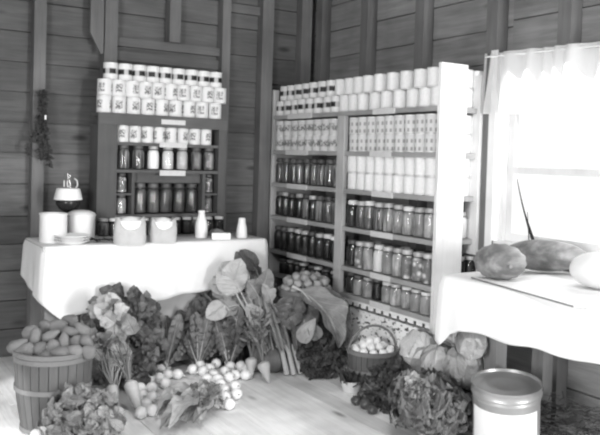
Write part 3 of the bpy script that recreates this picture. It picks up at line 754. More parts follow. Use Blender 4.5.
# --- left hamper of sweet potatoes
HP = onz(52.5, 426, 0); HD = dep(HP)
HH = .415
basket('bushel_hamper', 'tall slatted wooden hamper full of sweet potatoes at the left', HP, .155, .198, HH, (.04, .55, .92))
sp_px = [(17, 345, 21, 25), (35, 340, 23, 82), (45, 327, 13, 60), (58, 326, 19, 15), (50, 336, 20, 28), (40, 348, 14, 40), (52, 347, 15, 30), (64, 342, 18, 95), (70, 332, 18, 0), (79, 344, 18, -55), (82, 329, 18, -40), (87, 343, 16, -60), (25, 350, 18, 10), (73, 351, 18, 5), (60, 352, 18, 0), (31, 332, 16, 35), (70, 321, 16, -20), (88, 352, 14, -30)]
for i, (px, py, ln, an) in enumerate(sorted(sp_px)):
    k = (353 - py) / 190.
    P = at(px, py, HD - .155 + k * 1.45 + .02 * (i % 3)); an = math.radians(an)
    o = lump(G(), ln / 2 / 172, .029 + .004 * (i % 3), .028, 16, 12, amp=.2, seed=i, bend=.012 * ((i % 3) - 1), taper=.3 * ((i % 2) * 2 - 1)).build('sweet_potato', 'potato')
    o.matrix_world = frame(P, RT * math.cos(an) + UP * math.sin(an) + FW * RN.uniform(-.2, .35), CAMN)
    tag(o, 'sweet potato heaped in the left hamper, %s counting from its left side' % ORD[i], 'sweet potato', 'sweet potatoes in the hamper')
# filler heap below so the upper ones are carried
for i in range(12):
    a = i * 2.4; rr = .04 + .008 * i
    o = lump(G(), .06, .04, .037, 16, 12, amp=.14, seed=40 + i).build('sweet_potato', 'potato')
    o.matrix_world = frame(V(HP.x + rr * math.cos(a), HP.y + rr * math.sin(a), HH - .045 + .06 * (1 - rr / .16)), V(math.cos(a + 1), math.sin(a + 1), .1), V(0, 0, 1))
    tag(o, 'sweet potato lying low in the left hamper beneath the heaped ones', 'sweet potato', 'sweet potatoes low in the hamper')
def bunch(name, label, cat, base, items, depth, leafm, stalkm='stalk', sr=.006, jit=.05, ruffle=.18, arch=.10, shape='ovate', freq=3, cup=.3, group=None, lobes=0, seed=1, nx=6, ny=9):
    """items: (bx, by, tx, ty, half width px) blades; stalks run from the base to each blade foot"""
    r = random.Random(seed); o = veg(name, label, cat, base, group); gl = G(); gs = G(); dd = depth
    for (bx, by, tx, ty, w) in items:
        j = r.uniform(-jit, jit); B = at(bx, by, dd + j) - base; T = at(tx, ty, dd + j + r.uniform(-jit, jit)) - base
        N = nrm(.5, .3, r); rib = gl.leaf(B, T, N, w / FPX * dd, arch, ruffle, freq, cup, shape, nx, ny, lobes)
        rt = V(r.uniform(-.025, .025), r.uniform(-.025, .025), .012); mid = rt.lerp(B, .55) + V(r.uniform(-.02, .02), r.uniform(-.02, .02), 0)
        gs.tube([rt, rt.lerp(mid, .5), mid] + rib, [sr * 1.3, sr * 1.2, sr, sr * .8, sr * .65, sr * .5, sr * .35, sr * .15], 6)
    gs.build('stalks', stalkm, o); gl.build('leaves', leafm, o); return o
def kale(name, label, cat, bpx, box, n, w, leafm, seed, stalkm='stalk_pale', ruffle=.45, freq=6, shape='frill', ln=(.55, 1.0), jit=.07, group=None):
    r = random.Random(seed); base = onz(bpx[0], bpx[1], 0); base.z = .004; d = dep(base); items = []
    for i in range(n):
        tx = box[0] + (box[1] - box[0]) * ((i + .5) / n + r.uniform(-.5, .5) / n * 1.6); f = r.random() ** 1.3
        ty = box[2] + (box[3] - box[2]) * f * .65
        k = r.uniform(.06, .28); bx = bpx[0] + (tx - bpx[0]) * k * .8; by = bpx[1] + (ty - bpx[1]) * k
        items.append((bx, by, tx, ty, w * r.uniform(.75, 1.25)))
    return bunch(name, label, cat, base, items, d, leafm, stalkm, .006, jit, ruffle, .08, shape, freq, .35, group, seed=seed, nx=8, ny=14)
def mound(name, label, cat, box, n, ln, w, leafm, seed, ruffle=.3, freq=3, shape='ovate', slope=.8, stalkm='stalk', lobes=0, up=.5, nx=5, ny=8, foot=None):
    """a heap of leaves filling the ellipse box=(x0, x1, y0, y1), resting on the floor at its lower edge and rising backwards"""
    r = random.Random(seed); x0, x1, y0, y1 = box; foot = foot or ((x0 + x1) / 2, y1 - .12 * (y1 - y0))
    base = onz(foot[0], foot[1], 0); base.z = .003; d0 = dep(base); o = veg(name, label, cat, base); g = G(); gs = G()
    for i in range(n):
        while True:
            a, b = r.uniform(-1, 1), r.uniform(-1, 1)
            if a * a + b * b < 1: break
        px = (x0 + x1) / 2 + a * (x1 - x0) / 2 * .93; py = (y0 + y1) / 2 + b * (y1 - y0) / 2 * .93
        rise = (foot[1] - py) / FPX * d0; P = at(px, py, d0 - .04 * (1 - a * a) + rise * slope + r.uniform(-.03, .03))
        an = r.uniform(0, 6.283); dr = RT * math.cos(an) + UP * (math.sin(an) * .8 + up) + FW * r.uniform(-.5, .2); L = ln * r.uniform(.7, 1.25)
        B = P - dr.normalized() * L * .5; T = B + dr.normalized() * L
        B.z = max(B.z, .012); T.z = max(T.z, .012)
        g.leaf(B - base, T - base, nrm(.8, .4, r), w * r.uniform(.75, 1.2), .14, ruffle, freq, .3, shape, nx, ny, lobes)
        f = V(r.uniform(-.03, .03), r.uniform(-.03, .03), .004)
        if i % 3 == 0: gs.tube([f, f.lerp(B - base, .5) + V(0, 0, .02), B - base], [.004, .0035, .003], 5)
    gs.build('stalks', stalkm, o); g.build('leaves', leafm, o); return o
kale('chard_bunch', 'ruffled chard bunch standing left of the two taller bunches', 'greens', (166, 370), (148, 187, 310, 362), 22, 6.5, 'leaf_mid', 11, ruffle=.6)
kale('kale_bunch', 'dark ruffled kale bunch standing middle behind the white turnips', 'greens', (198, 368), (177, 219, 299, 360), 24, 7, 'leaf_dark', 12, ruffle=.6)
kale('kale_bunch', 'dark ruffled kale bunch standing nearest the white carrots', 'greens', (229, 368), (211, 251, 303, 360), 24, 7, 'leaf_dark', 13, ruffle=.6)
mound('lettuce_bunch', 'dark curly lettuce bunch below the draped big leaf', 'greens', (298, 345, 324, 384), 130, .075, .035, 'leaf_deep', 14, .5, 5, 'frill', slope=.1)
# --- big-leafed plant at the end of the left table
hb_ = onz(276, 371, 0); hb_.z = .003; hd_ = dep(hb_)
bunch('rhubarb_bunch', 'tall bunch of broad pale leaves leaning before the table end', 'greens', hb_,
      [(241, 292, 222, 262, 17), (232, 286, 241, 258, 13), (250, 296, 227, 318, 14), (258, 296, 247, 281, 11), (262, 290, 268, 268, 9), (244, 285, 208, 285, 12), (238, 305, 216, 312, 11), (250, 318, 228, 338, 8), (268, 318, 300, 308, 9), (246, 312, 236, 292, 12), (256, 310, 252, 288, 10), (230, 298, 214, 276, 11), (272, 302, 262, 284, 9), (262, 322, 246, 304, 9), (282, 312, 296, 298, 10), (240, 276, 232, 262, 10), (225, 305, 206, 318, 10)], hd_ - .02, 'leaf_pale', 'stalk_pale', .006, .05, .16, .08, 'round', 2.5, .2, seed=21)
hb2 = onz(282, 368, 0); hb2.z = .003
bunch('beet_greens', 'tall bunch of broad dark leaves with one raised above the tablecloth', 'greens', hb2,
      [(261, 277, 236, 251, 12), (256, 270, 240, 250, 9), (215, 300, 191, 296, 9), (222, 312, 200, 322, 11), (206, 295, 199, 276, 8), (255, 312, 272, 293, 9), (246, 303, 262, 283, 7), (222, 290, 205, 300, 9), (265, 310, 285, 300, 8), (240, 325, 222, 300, 8), (232, 300, 214, 284, 12), (245, 320, 226, 306, 12), (222, 318, 204, 306, 12), (210, 322, 194, 308, 10), (258, 318, 240, 310, 11), (250, 335, 238, 318, 10), (275, 318, 290, 308, 9), (268, 305, 258, 286, 10), (205, 310, 190, 300, 9), (235, 280, 226, 268, 8), (285, 325, 300, 312, 9), (262, 338, 252, 322, 9), (215, 295, 200, 288, 9)], dep(hb2) + .04, 'leaf_dark', 'stalk', .006, .05, .18, .08, 'round', 3, .25, seed=22)
mound('beet_greens', 'mid-grey leaves crowded between the kale and the tall pale bunch', 'greens', (192, 262, 262, 322), 46, .10, .038, 'leaf_mid', 23, .3, 3, 'round', slope=.12, foot=(238, 366), nx=7, ny=9)
mound('spinach_bunch', 'dark leaves crowded under the onion basket behind the leek stalks', 'greens', (262, 306, 284, 358), 60, .09, .035, 'leaf_dark', 24, .35, 3, 'ovate', slope=.1, foot=(288, 364), nx=6, ny=9)
# --- leeks
for i, (bx, by, tx, ty, ux, uy) in enumerate([(280, 372, 276, 349, 255, 300), (287, 376, 282, 350, 265, 296), (294, 376, 288, 348, 270, 305), (301, 375, 294, 350, 284, 302), (306, 371, 299, 350, 290, 318)]):
    P = onz(bx, by, 0); P.z = .012; d0 = dep(P); o = veg('leek', 'leek with white root end on the floor, %s from left' % ORD[i], 'leek', P, 'leeks on the floor')
    a = at(tx, ty, d0 + .02) - P; b = at(ux, uy, d0 + .08) - P
    G().tube([V(0, 0, 0), a * .4, a * .8, a.lerp(b, .12)], [.020, .018, .016, .013], 10).build('shank', 'root', o)
    g = G()
    for k in range(6): g.leaf(a * .75, b + V(RN.uniform(-.07, .07), RN.uniform(-.04, .04), RN.uniform(-.05, .08)), nrm(.9), .014, .1, .1, 1, .5, 'strap', 4, 9)
    g.build('leaves', 'leaf_mid', o); g = G()
    for k in range(7): g.tube([V(0, 0, 0), V(RN.uniform(-.018, .018), RN.uniform(-.03, -.008), -.008)], .0012, 4)
    g.build('rootlets', 'stalk_pale', o)
# --- two white carrots
for i, (hx, hy, tx, ty, rp) in enumerate([(251.5, 359, 250.5, 380, 6.2), (263, 363, 269, 384, 6.6)]):
    P = onz(tx, ty, 0); d0 = dep(P); H = at(hx, hy, d0 + .03); P.z = .006
    o = veg('white_carrot', ('thick white carrot leaning upright, left of the pair', 'thick white carrot leaning upright, right of the pair')[i], 'carrot', P, 'pair of white carrots')
    h = H - P; r = rp / FPX * d0
    G().tube([V(0, 0, 0), h * .25, h * .55, h * .8, h * .97, h * 1.08], [.004, r * .45, r * .7, r * .98, r * .95, r * .4], 14).build('root', 'root', o)
    g = G(); g2 = G()
    for k in range(9):
        e = at(hx + RN.uniform(-12, 14), hy - RN.uniform(28, 58), d0 + RN.uniform(0, .1)) - P; mdl = (h * 1.05).lerp(e, .5) + V(RN.uniform(-.015, .015), 0, 0)
        g.tube([h * 1.04, mdl, e], [.004, .003, .002], 5)
        for q in range(7): s_ = mdl.lerp(e, q / 7); g2.leaf(s_, s_ + V(RN.uniform(-.05, .05), RN.uniform(-.05, .03), RN.uniform(0, .05)), nrm(1), .008, nx=2, ny=4)
    g.build('stalks', 'stalk', o); g2.build('fronds', 'leaf_mid', o)
# --- beets behind the carrots
for i, (px, py, r_) in enumerate([(258, 349, 9), (274, 352, 10), (266, 358, 7)]):
    d0 = 5.05 - .04 * i; P = at(px, py, d0); r = r_ / FPX * d0
    F_ = onz(px, 371 + i, 0); d0 = dep(F_) + .03; r = r_ / FPX * d0; P = V(F_.x, F_.y, r * 1.25)
    o = veg('beet', 'large grey beet root propped behind the white carrots, %s from left' % ORD[i], 'beet', P, 'beets behind the carrots')
    lump(G(), r * 1.25, r, r, 18, 14, amp=.06, seed=i, taper=-.2, mx=frame(V(0, 0, 0), V(.2, .2, 1), CAMN)).build('root', 'beet', o)
    g = G()
    for k in range(4): g.tube([V(0, 0, r * 1.15), V(RN.uniform(-.03, .03), RN.uniform(0, .05), r * 1.2 + .09)], .004, 5)
    g.build('stalks', 'stalk', o)
# --- parsnip plant on the left
for i, (hx, hy, tx, ty, rp) in enumerate([(112, 386, 115, 416, 6.5), (130, 382, 141, 419, 7.3)]):
    P = onz(tx, ty, 0); P.z = .008; F_ = onz(hx, hy + 12, 0); d0 = dep(P); H = at(hx, hy, d0 + .10)
    o = veg('parsnip', ('short pale parsnip by the front greens, left of the two', 'long pale parsnip pointing at the turnips, right of the two')[i], 'parsnip', P, 'parsnips on the floor')
    h = H - P; r = rp / FPX * d0
    G().tube([V(0, 0, 0), h * .2, h * .5, h * .78, h * .95, h * 1.03], [.003, r * .4, r * .7, r * .98, r * .95, r * .5], 14).build('root', 'root', o)
    g = G(); g2 = G()
    for k in range(9):
        e = at(hx + RN.uniform(-22, -2) + 4 * i, hy - RN.uniform(20, 42), d0 + RN.uniform(.12, .25)) - P; mdl = h.lerp(e, .5) + V(RN.uniform(-.02, .02), 0, RN.uniform(0, .02))
        g.tube([h * 1.0, mdl, e], [.007, .005, .003], 6)
    g.build('stalks', 'stalk', o)
pb_ = onz(112, 396, 0); pb_.z = .003; pd_ = dep(pb_) + .02
mound('broad_leaf_plant', 'broad pale leaves heaped between the hamper and the tablecloth', 'greens', (90, 134, 296, 362), 34, .12, .05, 'leaf_pale', 31, .22, 2.5, 'round', slope=.12, stalkm='stalk_pale', foot=(112, 398), nx=8, ny=10)
mound('broad_leaf_plant', 'dark broad-leaved plant behind the pale leaves, nearest the tablecloth corner', 'greens', (78, 166, 283, 392), 150, .12, .05, 'leaf_dark', 32, .3, 3, 'ovate', slope=.22, foot=(122, 388), nx=8, ny=10)
# --- greens in front of the hamper
mound('leafy_bunch', 'leafy bunch lying in front of the hamper at the lower left', 'greens', (44, 123, 384, 452), 170, .075, .026, 'leaf_mid', 41, .35, 3, slope=.3, foot=(84, 446))
for i, (px, py, r_) in enumerate([(43, 433, 7), (55, 431, 8), (36, 437, 6)]):
    P = onz(px, py + 3, 0); r = r_ / FPX * dep(P); P.z = r * .95
    o = veg('turnip', 'pale turnip at the foot of the hamper, %s from right' % ORD[[1, 0, 2][i]], 'turnip', P, 'turnips by the hamper')
    lump(G(), r, r, r * .95, 16, 12, amp=.05, seed=i).build('bulb', 'turnip', o)
    G().tube([(0, 0, r * .9), (.01, .02, r + .03)], [.006, .004], 6).build('stalk', 'stalk', o)
# --- white turnips
tl = [(160, 370), (150, 380.5), (158, 379), (168, 375), (176, 375), (151, 388.6), (142.5, 396.7), (151.6, 398.5), (146, 405.5), (150.5, 412.5), (140.5, 389), (165, 384), (143, 414)]
tr = [(200, 365.6), (192.5, 370), (216, 364), (209.5, 369), (225, 372), (231.4, 367), (239.5, 366.5), (246, 370), (236.5, 375.8), (243, 375.8), (229.5, 378), (213.5, 376), (207, 380), (220, 385), (224, 391.5), (224.5, 398.5), (229, 405.5), (234.7, 387), (236.5, 395.3), (217, 380), (203, 372)]
pos = [[onz(px, py + 4.5, 0), px, w] for w, ls in ((0, tl), (1, tr)) for px, py in ls]
RT_ = .036
for it in range(60):
    for i in range(len(pos)):
        for j in range(i):
            dv = pos[i][0] - pos[j][0]; L_ = dv.length
            if L_ < .069: dv = dv.normalized() * (.069 - L_) / 2; pos[i][0] += dv; pos[j][0] -= dv
gl = [[], []]
for p in sorted(pos, key=lambda q: q[1]): gl[p[2]].append(p)
tb = {}
for w in (0, 1):
    for i, (P, px, _) in enumerate(gl[w]):
        P = V(P.x, P.y, RT_ * .97); k = i % 4
        if k not in tb:
            o = thing('turnip', '', 'turnip', P)
            lump(G(), RT_ * .96, RT_ * .96, RT_ * .93, 18, 14, amp=.06, seed=k).build('bulb', 'turnip', o)
            G().tube([(RT_ * .9, 0, -.004), (RT_ * 1.2, .004, -.012), (RT_ * 1.55, .01, -.02)], [.005, .0025, .0008], 6).build('root_tip', 'turnip', o)
            G().tube([(-RT_ * .85, 0, .006), (-RT_ * 1.4, .003, .012)], [.007, .004], 6).build('stalk', 'stalk_pale', o)
            tb[k] = o
        else: o = dup(tb[k])
        o.location = P; o.rotation_euler = (0, 0, RN.uniform(-1, 1) - .6 + 2.5 * w)
        tag(o, 'small white turnip in the %s floor cluster, %s from its left' % (('left', 'right')[w], ORD[i] if i < 20 else 'last'), 'turnip', 'white turnips on the floor')
gb = onz(222, 398, 0); gb.z = .02; gd = dep(gb); r6 = random.Random(61)
o = veg('turnip_greens', 'turnip tops spread on the floor inside the ring of white turnips', 'greens', gb)
g = G(); gs = G()
for i in range(52):
    bx, by = r6.uniform(205, 218), r6.uniform(384, 408); tx = 150 + r6.random() ** .8 * 52; ty = 402 + 36 * r6.random() - (tx - 150) * .22
    f = r6.uniform(.0, .55); s0 = onz(bx + 8, by, .02); e = onz(tx, ty, r6.uniform(.01, .07)); s1 = s0.lerp(e, .25 + .35 * f) + V(0, 0, .02)
    gs.tube([s0 - gb, s0.lerp(s1, .5) - gb + V(0, 0, .015), s1 - gb], [.006, .005, .004], 6)
    g.leaf(s1 - gb, e - gb, V(0, 0, 1) + V(r6.uniform(-.6, .6), r6.uniform(-.6, .6), 0), r6.uniform(.04, .068), .12, .35, 3, .25, 'ovate', 6, 9, 2)
gs.build('stalks', 'stalk_pale', o); g.build('leaves', 'leaf_light', o)
# --- onions in a bushel on a crate
OP = onx(306, 289, -.70)
cz_ = OP.z - .30
cr = thing('slatted_crate', 'slatted wooden crate under the basket of onions, mostly hidden by leaves', 'crate', V(OP.x, OP.y, 0))
g = G()
for z0 in (.0, .1, .2):
    zz = z0 * (cz_ / .29) + .004; hh = .08 * cz_ / .29
    for s_ in (-1, 1): g.box(-.15, .15, s_ * .14 - .006, s_ * .14 + .006, zz, zz + hh); g.box(s_ * .15 - .006, s_ * .15 + .006, -.134, .134, zz, zz + hh)
g.build('slats', 'crate_wood', cr, smooth=False)
for sx in (-1, 1):
    for sy in (-1, 1): G().box(sx * .13 - .014, sx * .13 + .014, sy * .118 - .014, sy * .118 + .014, 0, cz_ - .014).build('corner_post', 'crate_wood', cr, smooth=False)
G().box(-.156, .156, -.146, .146, cz_ - .013, cz_ - .001).build('top', 'crate_wood', cr, smooth=False)
basket('bushel_basket', 'wooden bushel basket of onions in front of the tall shelf', V(OP.x, OP.y, cz_), .14, .19, .30, (.05, .5, .9))
k = 0; pts = []
for ring, (n, rr, zz) in enumerate([(14, .15, .305), (9, .095, .33), (5, .045, .35), (12, .135, .355), (7, .075, .385), (1, 0, .40)]):
    for i in range(n):
        a = 2 * PI * (i + .37 * ring) / n; q = V(OP.x + rr * math.cos(a), OP.y + rr * math.sin(a), cz_ + zz + RN.uniform(-.004, .004))
        if ring in (0, 3) and math.cos(a - math.atan2(FW.y, FW.x)) > .6: continue
        pts.append((ring, q))
pts.sort(key=lambda q: (q[0], (q[1] - CAM).dot(RT) / dep(q[1]))); OB = None; last = (-1, 0)
RINGS = ['lower outer ring', 'lower middle ring', 'buried core', 'upper outer ring', 'upper inner ring', 'very top']
def onion():
    r = .031; o = thing('onion', '', 'onion', (0, 0, 0))
    G().lathe([(0, -r * .92), (r * .5, -r * .8), (r * .9, -r * .35), (r, 0), (r * .9, r * .42), (r * .5, r * .82), (r * .2, r * 1.0), (r * .12, r * 1.25), (0, r * 1.3)], 14).build('bulb', 'onion', o)
    return o
for ring, q in pts:
    last = (ring, last[1] + 1 if last[0] == ring else 0)
    if OB is None: o = OB = onion()
    else: o = dup(OB)
    o.location = q; o.rotation_euler = (RN.uniform(-1.2, 1.2), RN.uniform(-1.2, 1.2), 0)
    tag(o, 'round onion in the %s of the bushel basket heap%s' % (RINGS[ring], ', %s from left' % ORD[last[1]] if ring < 5 else ''), 'onion', 'onions in the bushel basket')
# --- big leaves draped from the onion basket
d0 = dep(OP) - .24
o = veg('draped_leaf', 'huge pale leaf draped down over the onion basket', 'leaf', at(332, 350, d0)); b = o.location; g = G()
g.leaf(at(300, 290, d0 + .06) - b, at(336, 350, d0 - .02) - b, (CAMN + V(0, 0, .7) + RT * .7), 17 / FPX * d0, .24, .28, 2.2, .7, 'round', 14, 18)
g.build('blade', 'leaf_mid', o); G().tube([at(292, 286, d0 + .05) - b, at(302, 291, d0 + .05) - b, at(316, 308, d0 - .06) - b], [.009, .008, .004]).build('stalk', 'stalk_pale', o)
o = veg('draped_leaf', 'huge dark leaf hanging at the right side of the onion basket', 'leaf', at(340, 352, d0 + .05)); b = o.location; g = G()
g.leaf(at(322, 288, d0 + .12) - b, at(346, 350, d0 + .07) - b, CAMN + RT * .3, 17 / FPX * d0, .06, .25, 2, .3, 'ovate', 10, 14)
g.build('blade', 'leaf_dark', o); G().tube([at(316, 286, d0 + .14) - b, at(322, 289, d0 + .12) - b, at(331, 315, d0 + .09) - b], [.007, .006, .003]).build('stalk', 'stalk', o)
o = veg('draped_leaf', 'dark crumpled leaf hanging at the left front of the onion basket', 'leaf', at(292, 345, d0)); b = o.location; g = G()
for q in ((296, 296, 290, 330, 14), (306, 300, 304, 340, 15), (288, 300, 282, 322, 10)):
    g.leaf(at(q[0], q[1], d0 + .05) - b, at(q[2], q[3], d0) - b, nrm(.4, .4), q[4] / FPX * d0, .14, .4, 3, .4, 'round', 10, 12)
g.build('blade', 'leaf_dark', o)
o = veg('folded_leaf', 'folded pale leaf tip poking out under the draped leaf', 'leaf', at(310, 338, d0 - .08)); b = o.location; g = G()
g.leaf(at(300, 342, d0 - .09) - b, at(316, 318, d0 - .13) - b, CAMN + V(0, 0, .3), 8 / FPX * d0, .18, .2, 2, .8, 'ovate', 8, 10)
g.leaf(at(319, 339, d0 - .09) - b, at(307, 322, d0 - .11) - b, CAMN + V(0, 0, .3), 7 / FPX * d0, .18, .2, 2, .8, 'ovate', 8, 10)
g.build('blade', 'leaf_pale', o)
# --- egg basket
EP = onx(372.5, 349, -.575); EH = EP.z; EP.z = .001; ED = dep(EP)
er = 24.5 / FPX * ED
basket('egg_basket', 'round splint basket with arched handle holding white eggs', EP, er * .80, er, EH, (.06, .5), (RT * 1.0 + FW * .25, .17))
G0 = None; eg = []
for ring, (n, rr, zz) in enumerate(((11, .113, -.002), (7, .062, .025), (3, .026, .052), (1, 0, -.01))):
    for i in range(n):
        a = 2 * PI * (i + .2 * n) / n; eg.append((ring, V(EP.x + rr * math.cos(a), EP.y + rr * math.sin(a), EH + zz)))
eg.sort(key=lambda q: (q[0], (q[1] - CAM).dot(RT) / dep(q[1]))); last = (-1, 0)
for ring, q in eg:
    last = (ring, last[1] + 1 if last[0] == ring else 0)
    if G0 is None:
        o = G0 = G().lathe([(0, -.029)] + [(.0275 * math.sin(PI * k / 12), -.03 * math.cos(PI * k / 12)) for k in range(1, 12)] + [(0, .031)], 16).build('egg', 'egg')
    else: o = G0.copy(); COL.objects.link(o)
    o.location = q; o.rotation_euler = (RN.uniform(-1.4, 1.4), RN.uniform(-1.4, 1.4), RN.uniform(0, 6)); tag(o, 'white egg in the %s of the handled basket%s' % (('outer ring', 'middle ring', 'top cluster', 'buried centre')[ring], ', %s from left' % ORD[last[1]] if ring < 3 else ''), 'egg', 'eggs in the handled basket')
# --- white pot and the pepper plant
PP = onz(351, 391.5, 0); PP.z = .001; pd = dep(PP)
o = thing('white_bowl', 'white flared bowl of dark greens below the egg basket', 'bowl', PP)
r = 12 / FPX * pd
G().lathe([(0, 0), (r * .62, 0), (r * .66, .004), (r * .92, .055), (r, .075), (r * .96, .075), (r * .88, .055), (r * .6, .01), (0, .01)], 28).build('body', 'bowl', o)
g = G(); r7 = random.Random(71)
for i in range(60):
    a = r7.uniform(0, 6.28); rr = r * .8 * r7.random() ** .5; b = V(rr * math.cos(a), rr * math.sin(a), .05); t = b * 1.2 + V(r7.uniform(-.05, .05), r7.uniform(-.05, .05), r7.uniform(.03, .09))
    g.leaf(b, t, nrm(.9, .5, r7), .016, .1, .3, 3, .3, 'ovate', 4, 6)
g.build('greens', 'leaf_deep', o)
mound('pepper_plant', 'dark small-leaved pepper plant lying right of the white bowl', 'plant', (364, 406, 360, 416), 180, .05, .014, 'leaf_deep', 72, .25, 2, slope=.25)
mound('parsley_bunch', 'dark fine-leaved bunch between the egg basket and the cabbages', 'greens', (382, 430, 348, 398), 190, .045, .013, 'leaf_dark', 73, .4, 3, slope=.2)
for i, (px, py, r_) in enumerate([(366, 403, 6), (356, 400, 5), (374, 398, 6), (362, 394, 5), (372, 409, 5)]):
    P = onz(px, py + r_, 0); r = r_ / FPX * dep(P); P.z = r * .9
    o = veg('pepper', 'dark glossy pepper on the floor before the white bowl, %s from left' % ORD[[2, 0, 4, 1, 3][i]], 'pepper', P, 'peppers on the floor')
    lump(G(), r * 1.2, r, r * .9, 16, 12, rib=.12, ribn=4, amp=.08, seed=i, mx=Matrix.Rotation(i * 1.3, 4, 'Z')).build('body', 'pepper', o)
    G().tube([V(math.cos(i * 1.3), math.sin(i * 1.3), 0) * r * 1.1, V(math.cos(i * 1.3), math.sin(i * 1.3), .3) * r * 1.7], [.005, .004], 6).build('stem', 'stalk', o)
# --- curly kale head
def curly_head(name, label, c, R_, n, ln, w, mt, seed, sq=(1, 1, 1)):
    r = random.Random(seed); o = veg(name, label, 'greens', V(c.x, c.y, .002)); g = G(); gs = G(); ctr = V(0, 0, c.z)
    for i in range(n):
        zz = 1 - 1.75 * (i + .5) / n; az = i * 2.39996; q = (1 - zz * zz) ** .5
        dr = V(math.cos(az) * q * sq[0], math.sin(az) * q * sq[1], zz * sq[2]); out = V(math.cos(az) * q, math.sin(az) * q, zz)
        st = ctr + dr * (R_ - ln * .8); e = ctr + dr * R_ * r.uniform(.92, 1.08) + V(r.uniform(-.03, .03), r.uniform(-.03, .03), r.uniform(-.04, .03)); e.z = max(e.z, .015); st.z = max(st.z, .02)
        N = (V(r.uniform(-.6, .6), r.uniform(-.6, .6), 1.0) - out * .4)
        g.leaf(st, e, N, w * r.uniform(.8, 1.25), .22, .75, 5, .5, 'round', 11, 16)
        gs.tube([V(0, 0, .02), st * .5 + V(0, 0, .01), st, st.lerp(e, .5) + N.normalized() * .012], [.008, .007, .006, .003], 5)
    if R_ > .15:
        g2 = G(); hd = (at(415, 386, dep(c) - .1) - V(c.x, c.y, c.z)).normalized(); t1 = hd.cross(V(0, 0, 1)).normalized(); t2 = t1.cross(hd)
        for i in range(12):
            a = i * 2.4; q = ctr + hd * R_ * .98 + (t1 * math.cos(a) + t2 * math.sin(a)) * .012 * (i / 4 + .3)
            g2.leaf(q - hd * .05, q + (t1 * math.cos(a) + t2 * math.sin(a)) * .035 + hd * .02, hd, .03, .15, .5, 4, .5, 'round', 7, 9)
        g2.build('heart_leaves', 'leaf_pale', o)
    gs.build('stalks', 'stalk_pale', o); g.build('leaves', mt, o); return o
KC = onx(423, 406, -.88)
curly_head('curly_kale', 'big curly kale head at the front, left of the lard can', KC, .19, 135, .10, .062, 'leaf_kale', 81, (1, 1, .85))
KC2 = onx(452, 414, -.80)
curly_head('curly_kale', 'smaller dark curly kale squeezed between the big head and the can', KC2, .13, 70, .08, .045, 'leaf_dark', 82, (1, 1, .9))
# --- cabbages
def cabbage(label, c, R_, seed, sup=None):
    o = thing('cabbage', label, 'cabbage', c, 0, 'cabbages beside the window table'); r = random.Random(seed)
    lump(G(), R_ * .93, R_ * .93, R_ * .9, 24, 18, amp=.08, seed=seed).build('head', 'leaf_cabbage', o)
    g = G()
    for i in range(9):
        az = i * 2.4 + seed; el = r.uniform(-.5, .9); cd = V(math.cos(az) * math.cos(el), math.sin(az) * math.cos(el), math.sin(el)); t1 = cd.cross(V(0, 0, 1)).normalized(); t2 = t1.cross(cd) * -1
        ph = r.uniform(0, 6); vs = []; fs = []; uvs = []
        for j in range(11):
            for k in range(11):
                a = (k / 5 - 1); b2 = (j / 5 - 1); w = .85 * (1 - .25 * max(0, -b2)) ; ed = max(abs(a), abs(b2)) 
                q = (cd + t1 * a * w + t2 * b2 * .95).normalized() * R_ * (.965 + .07 * ed ** 3 + .035 * ed ** 2 * math.sin(5 * math.atan2(b2, a) + ph))
                vs.append(q); uvs.append((k / 10, j / 10))
        for j in range(10):
            for k in range(10): q = j * 11 + k; fs.append((q, q + 1, q + 12, q + 11))
        g.add(vs, fs, uvs)
    g.build('outer_leaves', 'leaf_cabbage', o)
    G().tube([(0, 0, -R_ * .85), (0, 0, -R_ * .98)], [.022, .02], 10).build('stump', 'stalk_pale', o)
    return o
ZC = .235
def cab(px, py, R_, z, label, seed):
    P = onz(px, py, z); return cabbage(label, P, R_, seed)
cab(420, 350, .118, ZC + .112, 'pale cabbage at the foot of the tall shelf post', 1)
cab(438, 361, .095, ZC + .090, 'pale cabbage in front of the post cabbage, left of the tablecloth corner', 2)
cab(464, 366, .112, ZC + .106, 'large pale cabbage between the kale and the lard can', 3)
cab(471, 344, .085, .41 + .080, 'cabbage tucked under the window tablecloth behind the others', 4)
cab(455, 336, .055, .41 + .052, 'small head just under the tablecloth corner', 5)
def crate(label, x0, x1, y0, y1, zt):
    cr = thing('low_crate', label, 'crate', V((x0 + x1) / 2, (y0 + y1) / 2, 0)); a, b = (x1 - x0) / 2, (y1 - y0) / 2; g = G()
    k = 0; z = .005
    while z < zt - .06:
        z1 = min(z + .08, zt - .016)
        for s_ in (-1, 1): g.box(-a + .013, a - .013, s_ * (b - .006) - .006, s_ * (b - .006) + .006, z, z1); g.box(s_ * (a - .006) - .006, s_ * (a - .006) + .006, -b, b, z, z1)
        z += .1
    g.build('slats', 'crate_wood', cr, smooth=False)
    G().box(-a, a, -b, b, zt - .012, zt).build('top', 'crate_wood', cr, smooth=False)
crate('low wooden crate under the cabbages, hidden by the kale', -.70, -.50, -2.50, -2.14, ZC)
crate('taller wooden crate beneath the window table, behind the cabbages', -.50, -.27, -2.52, -2.14, .41)
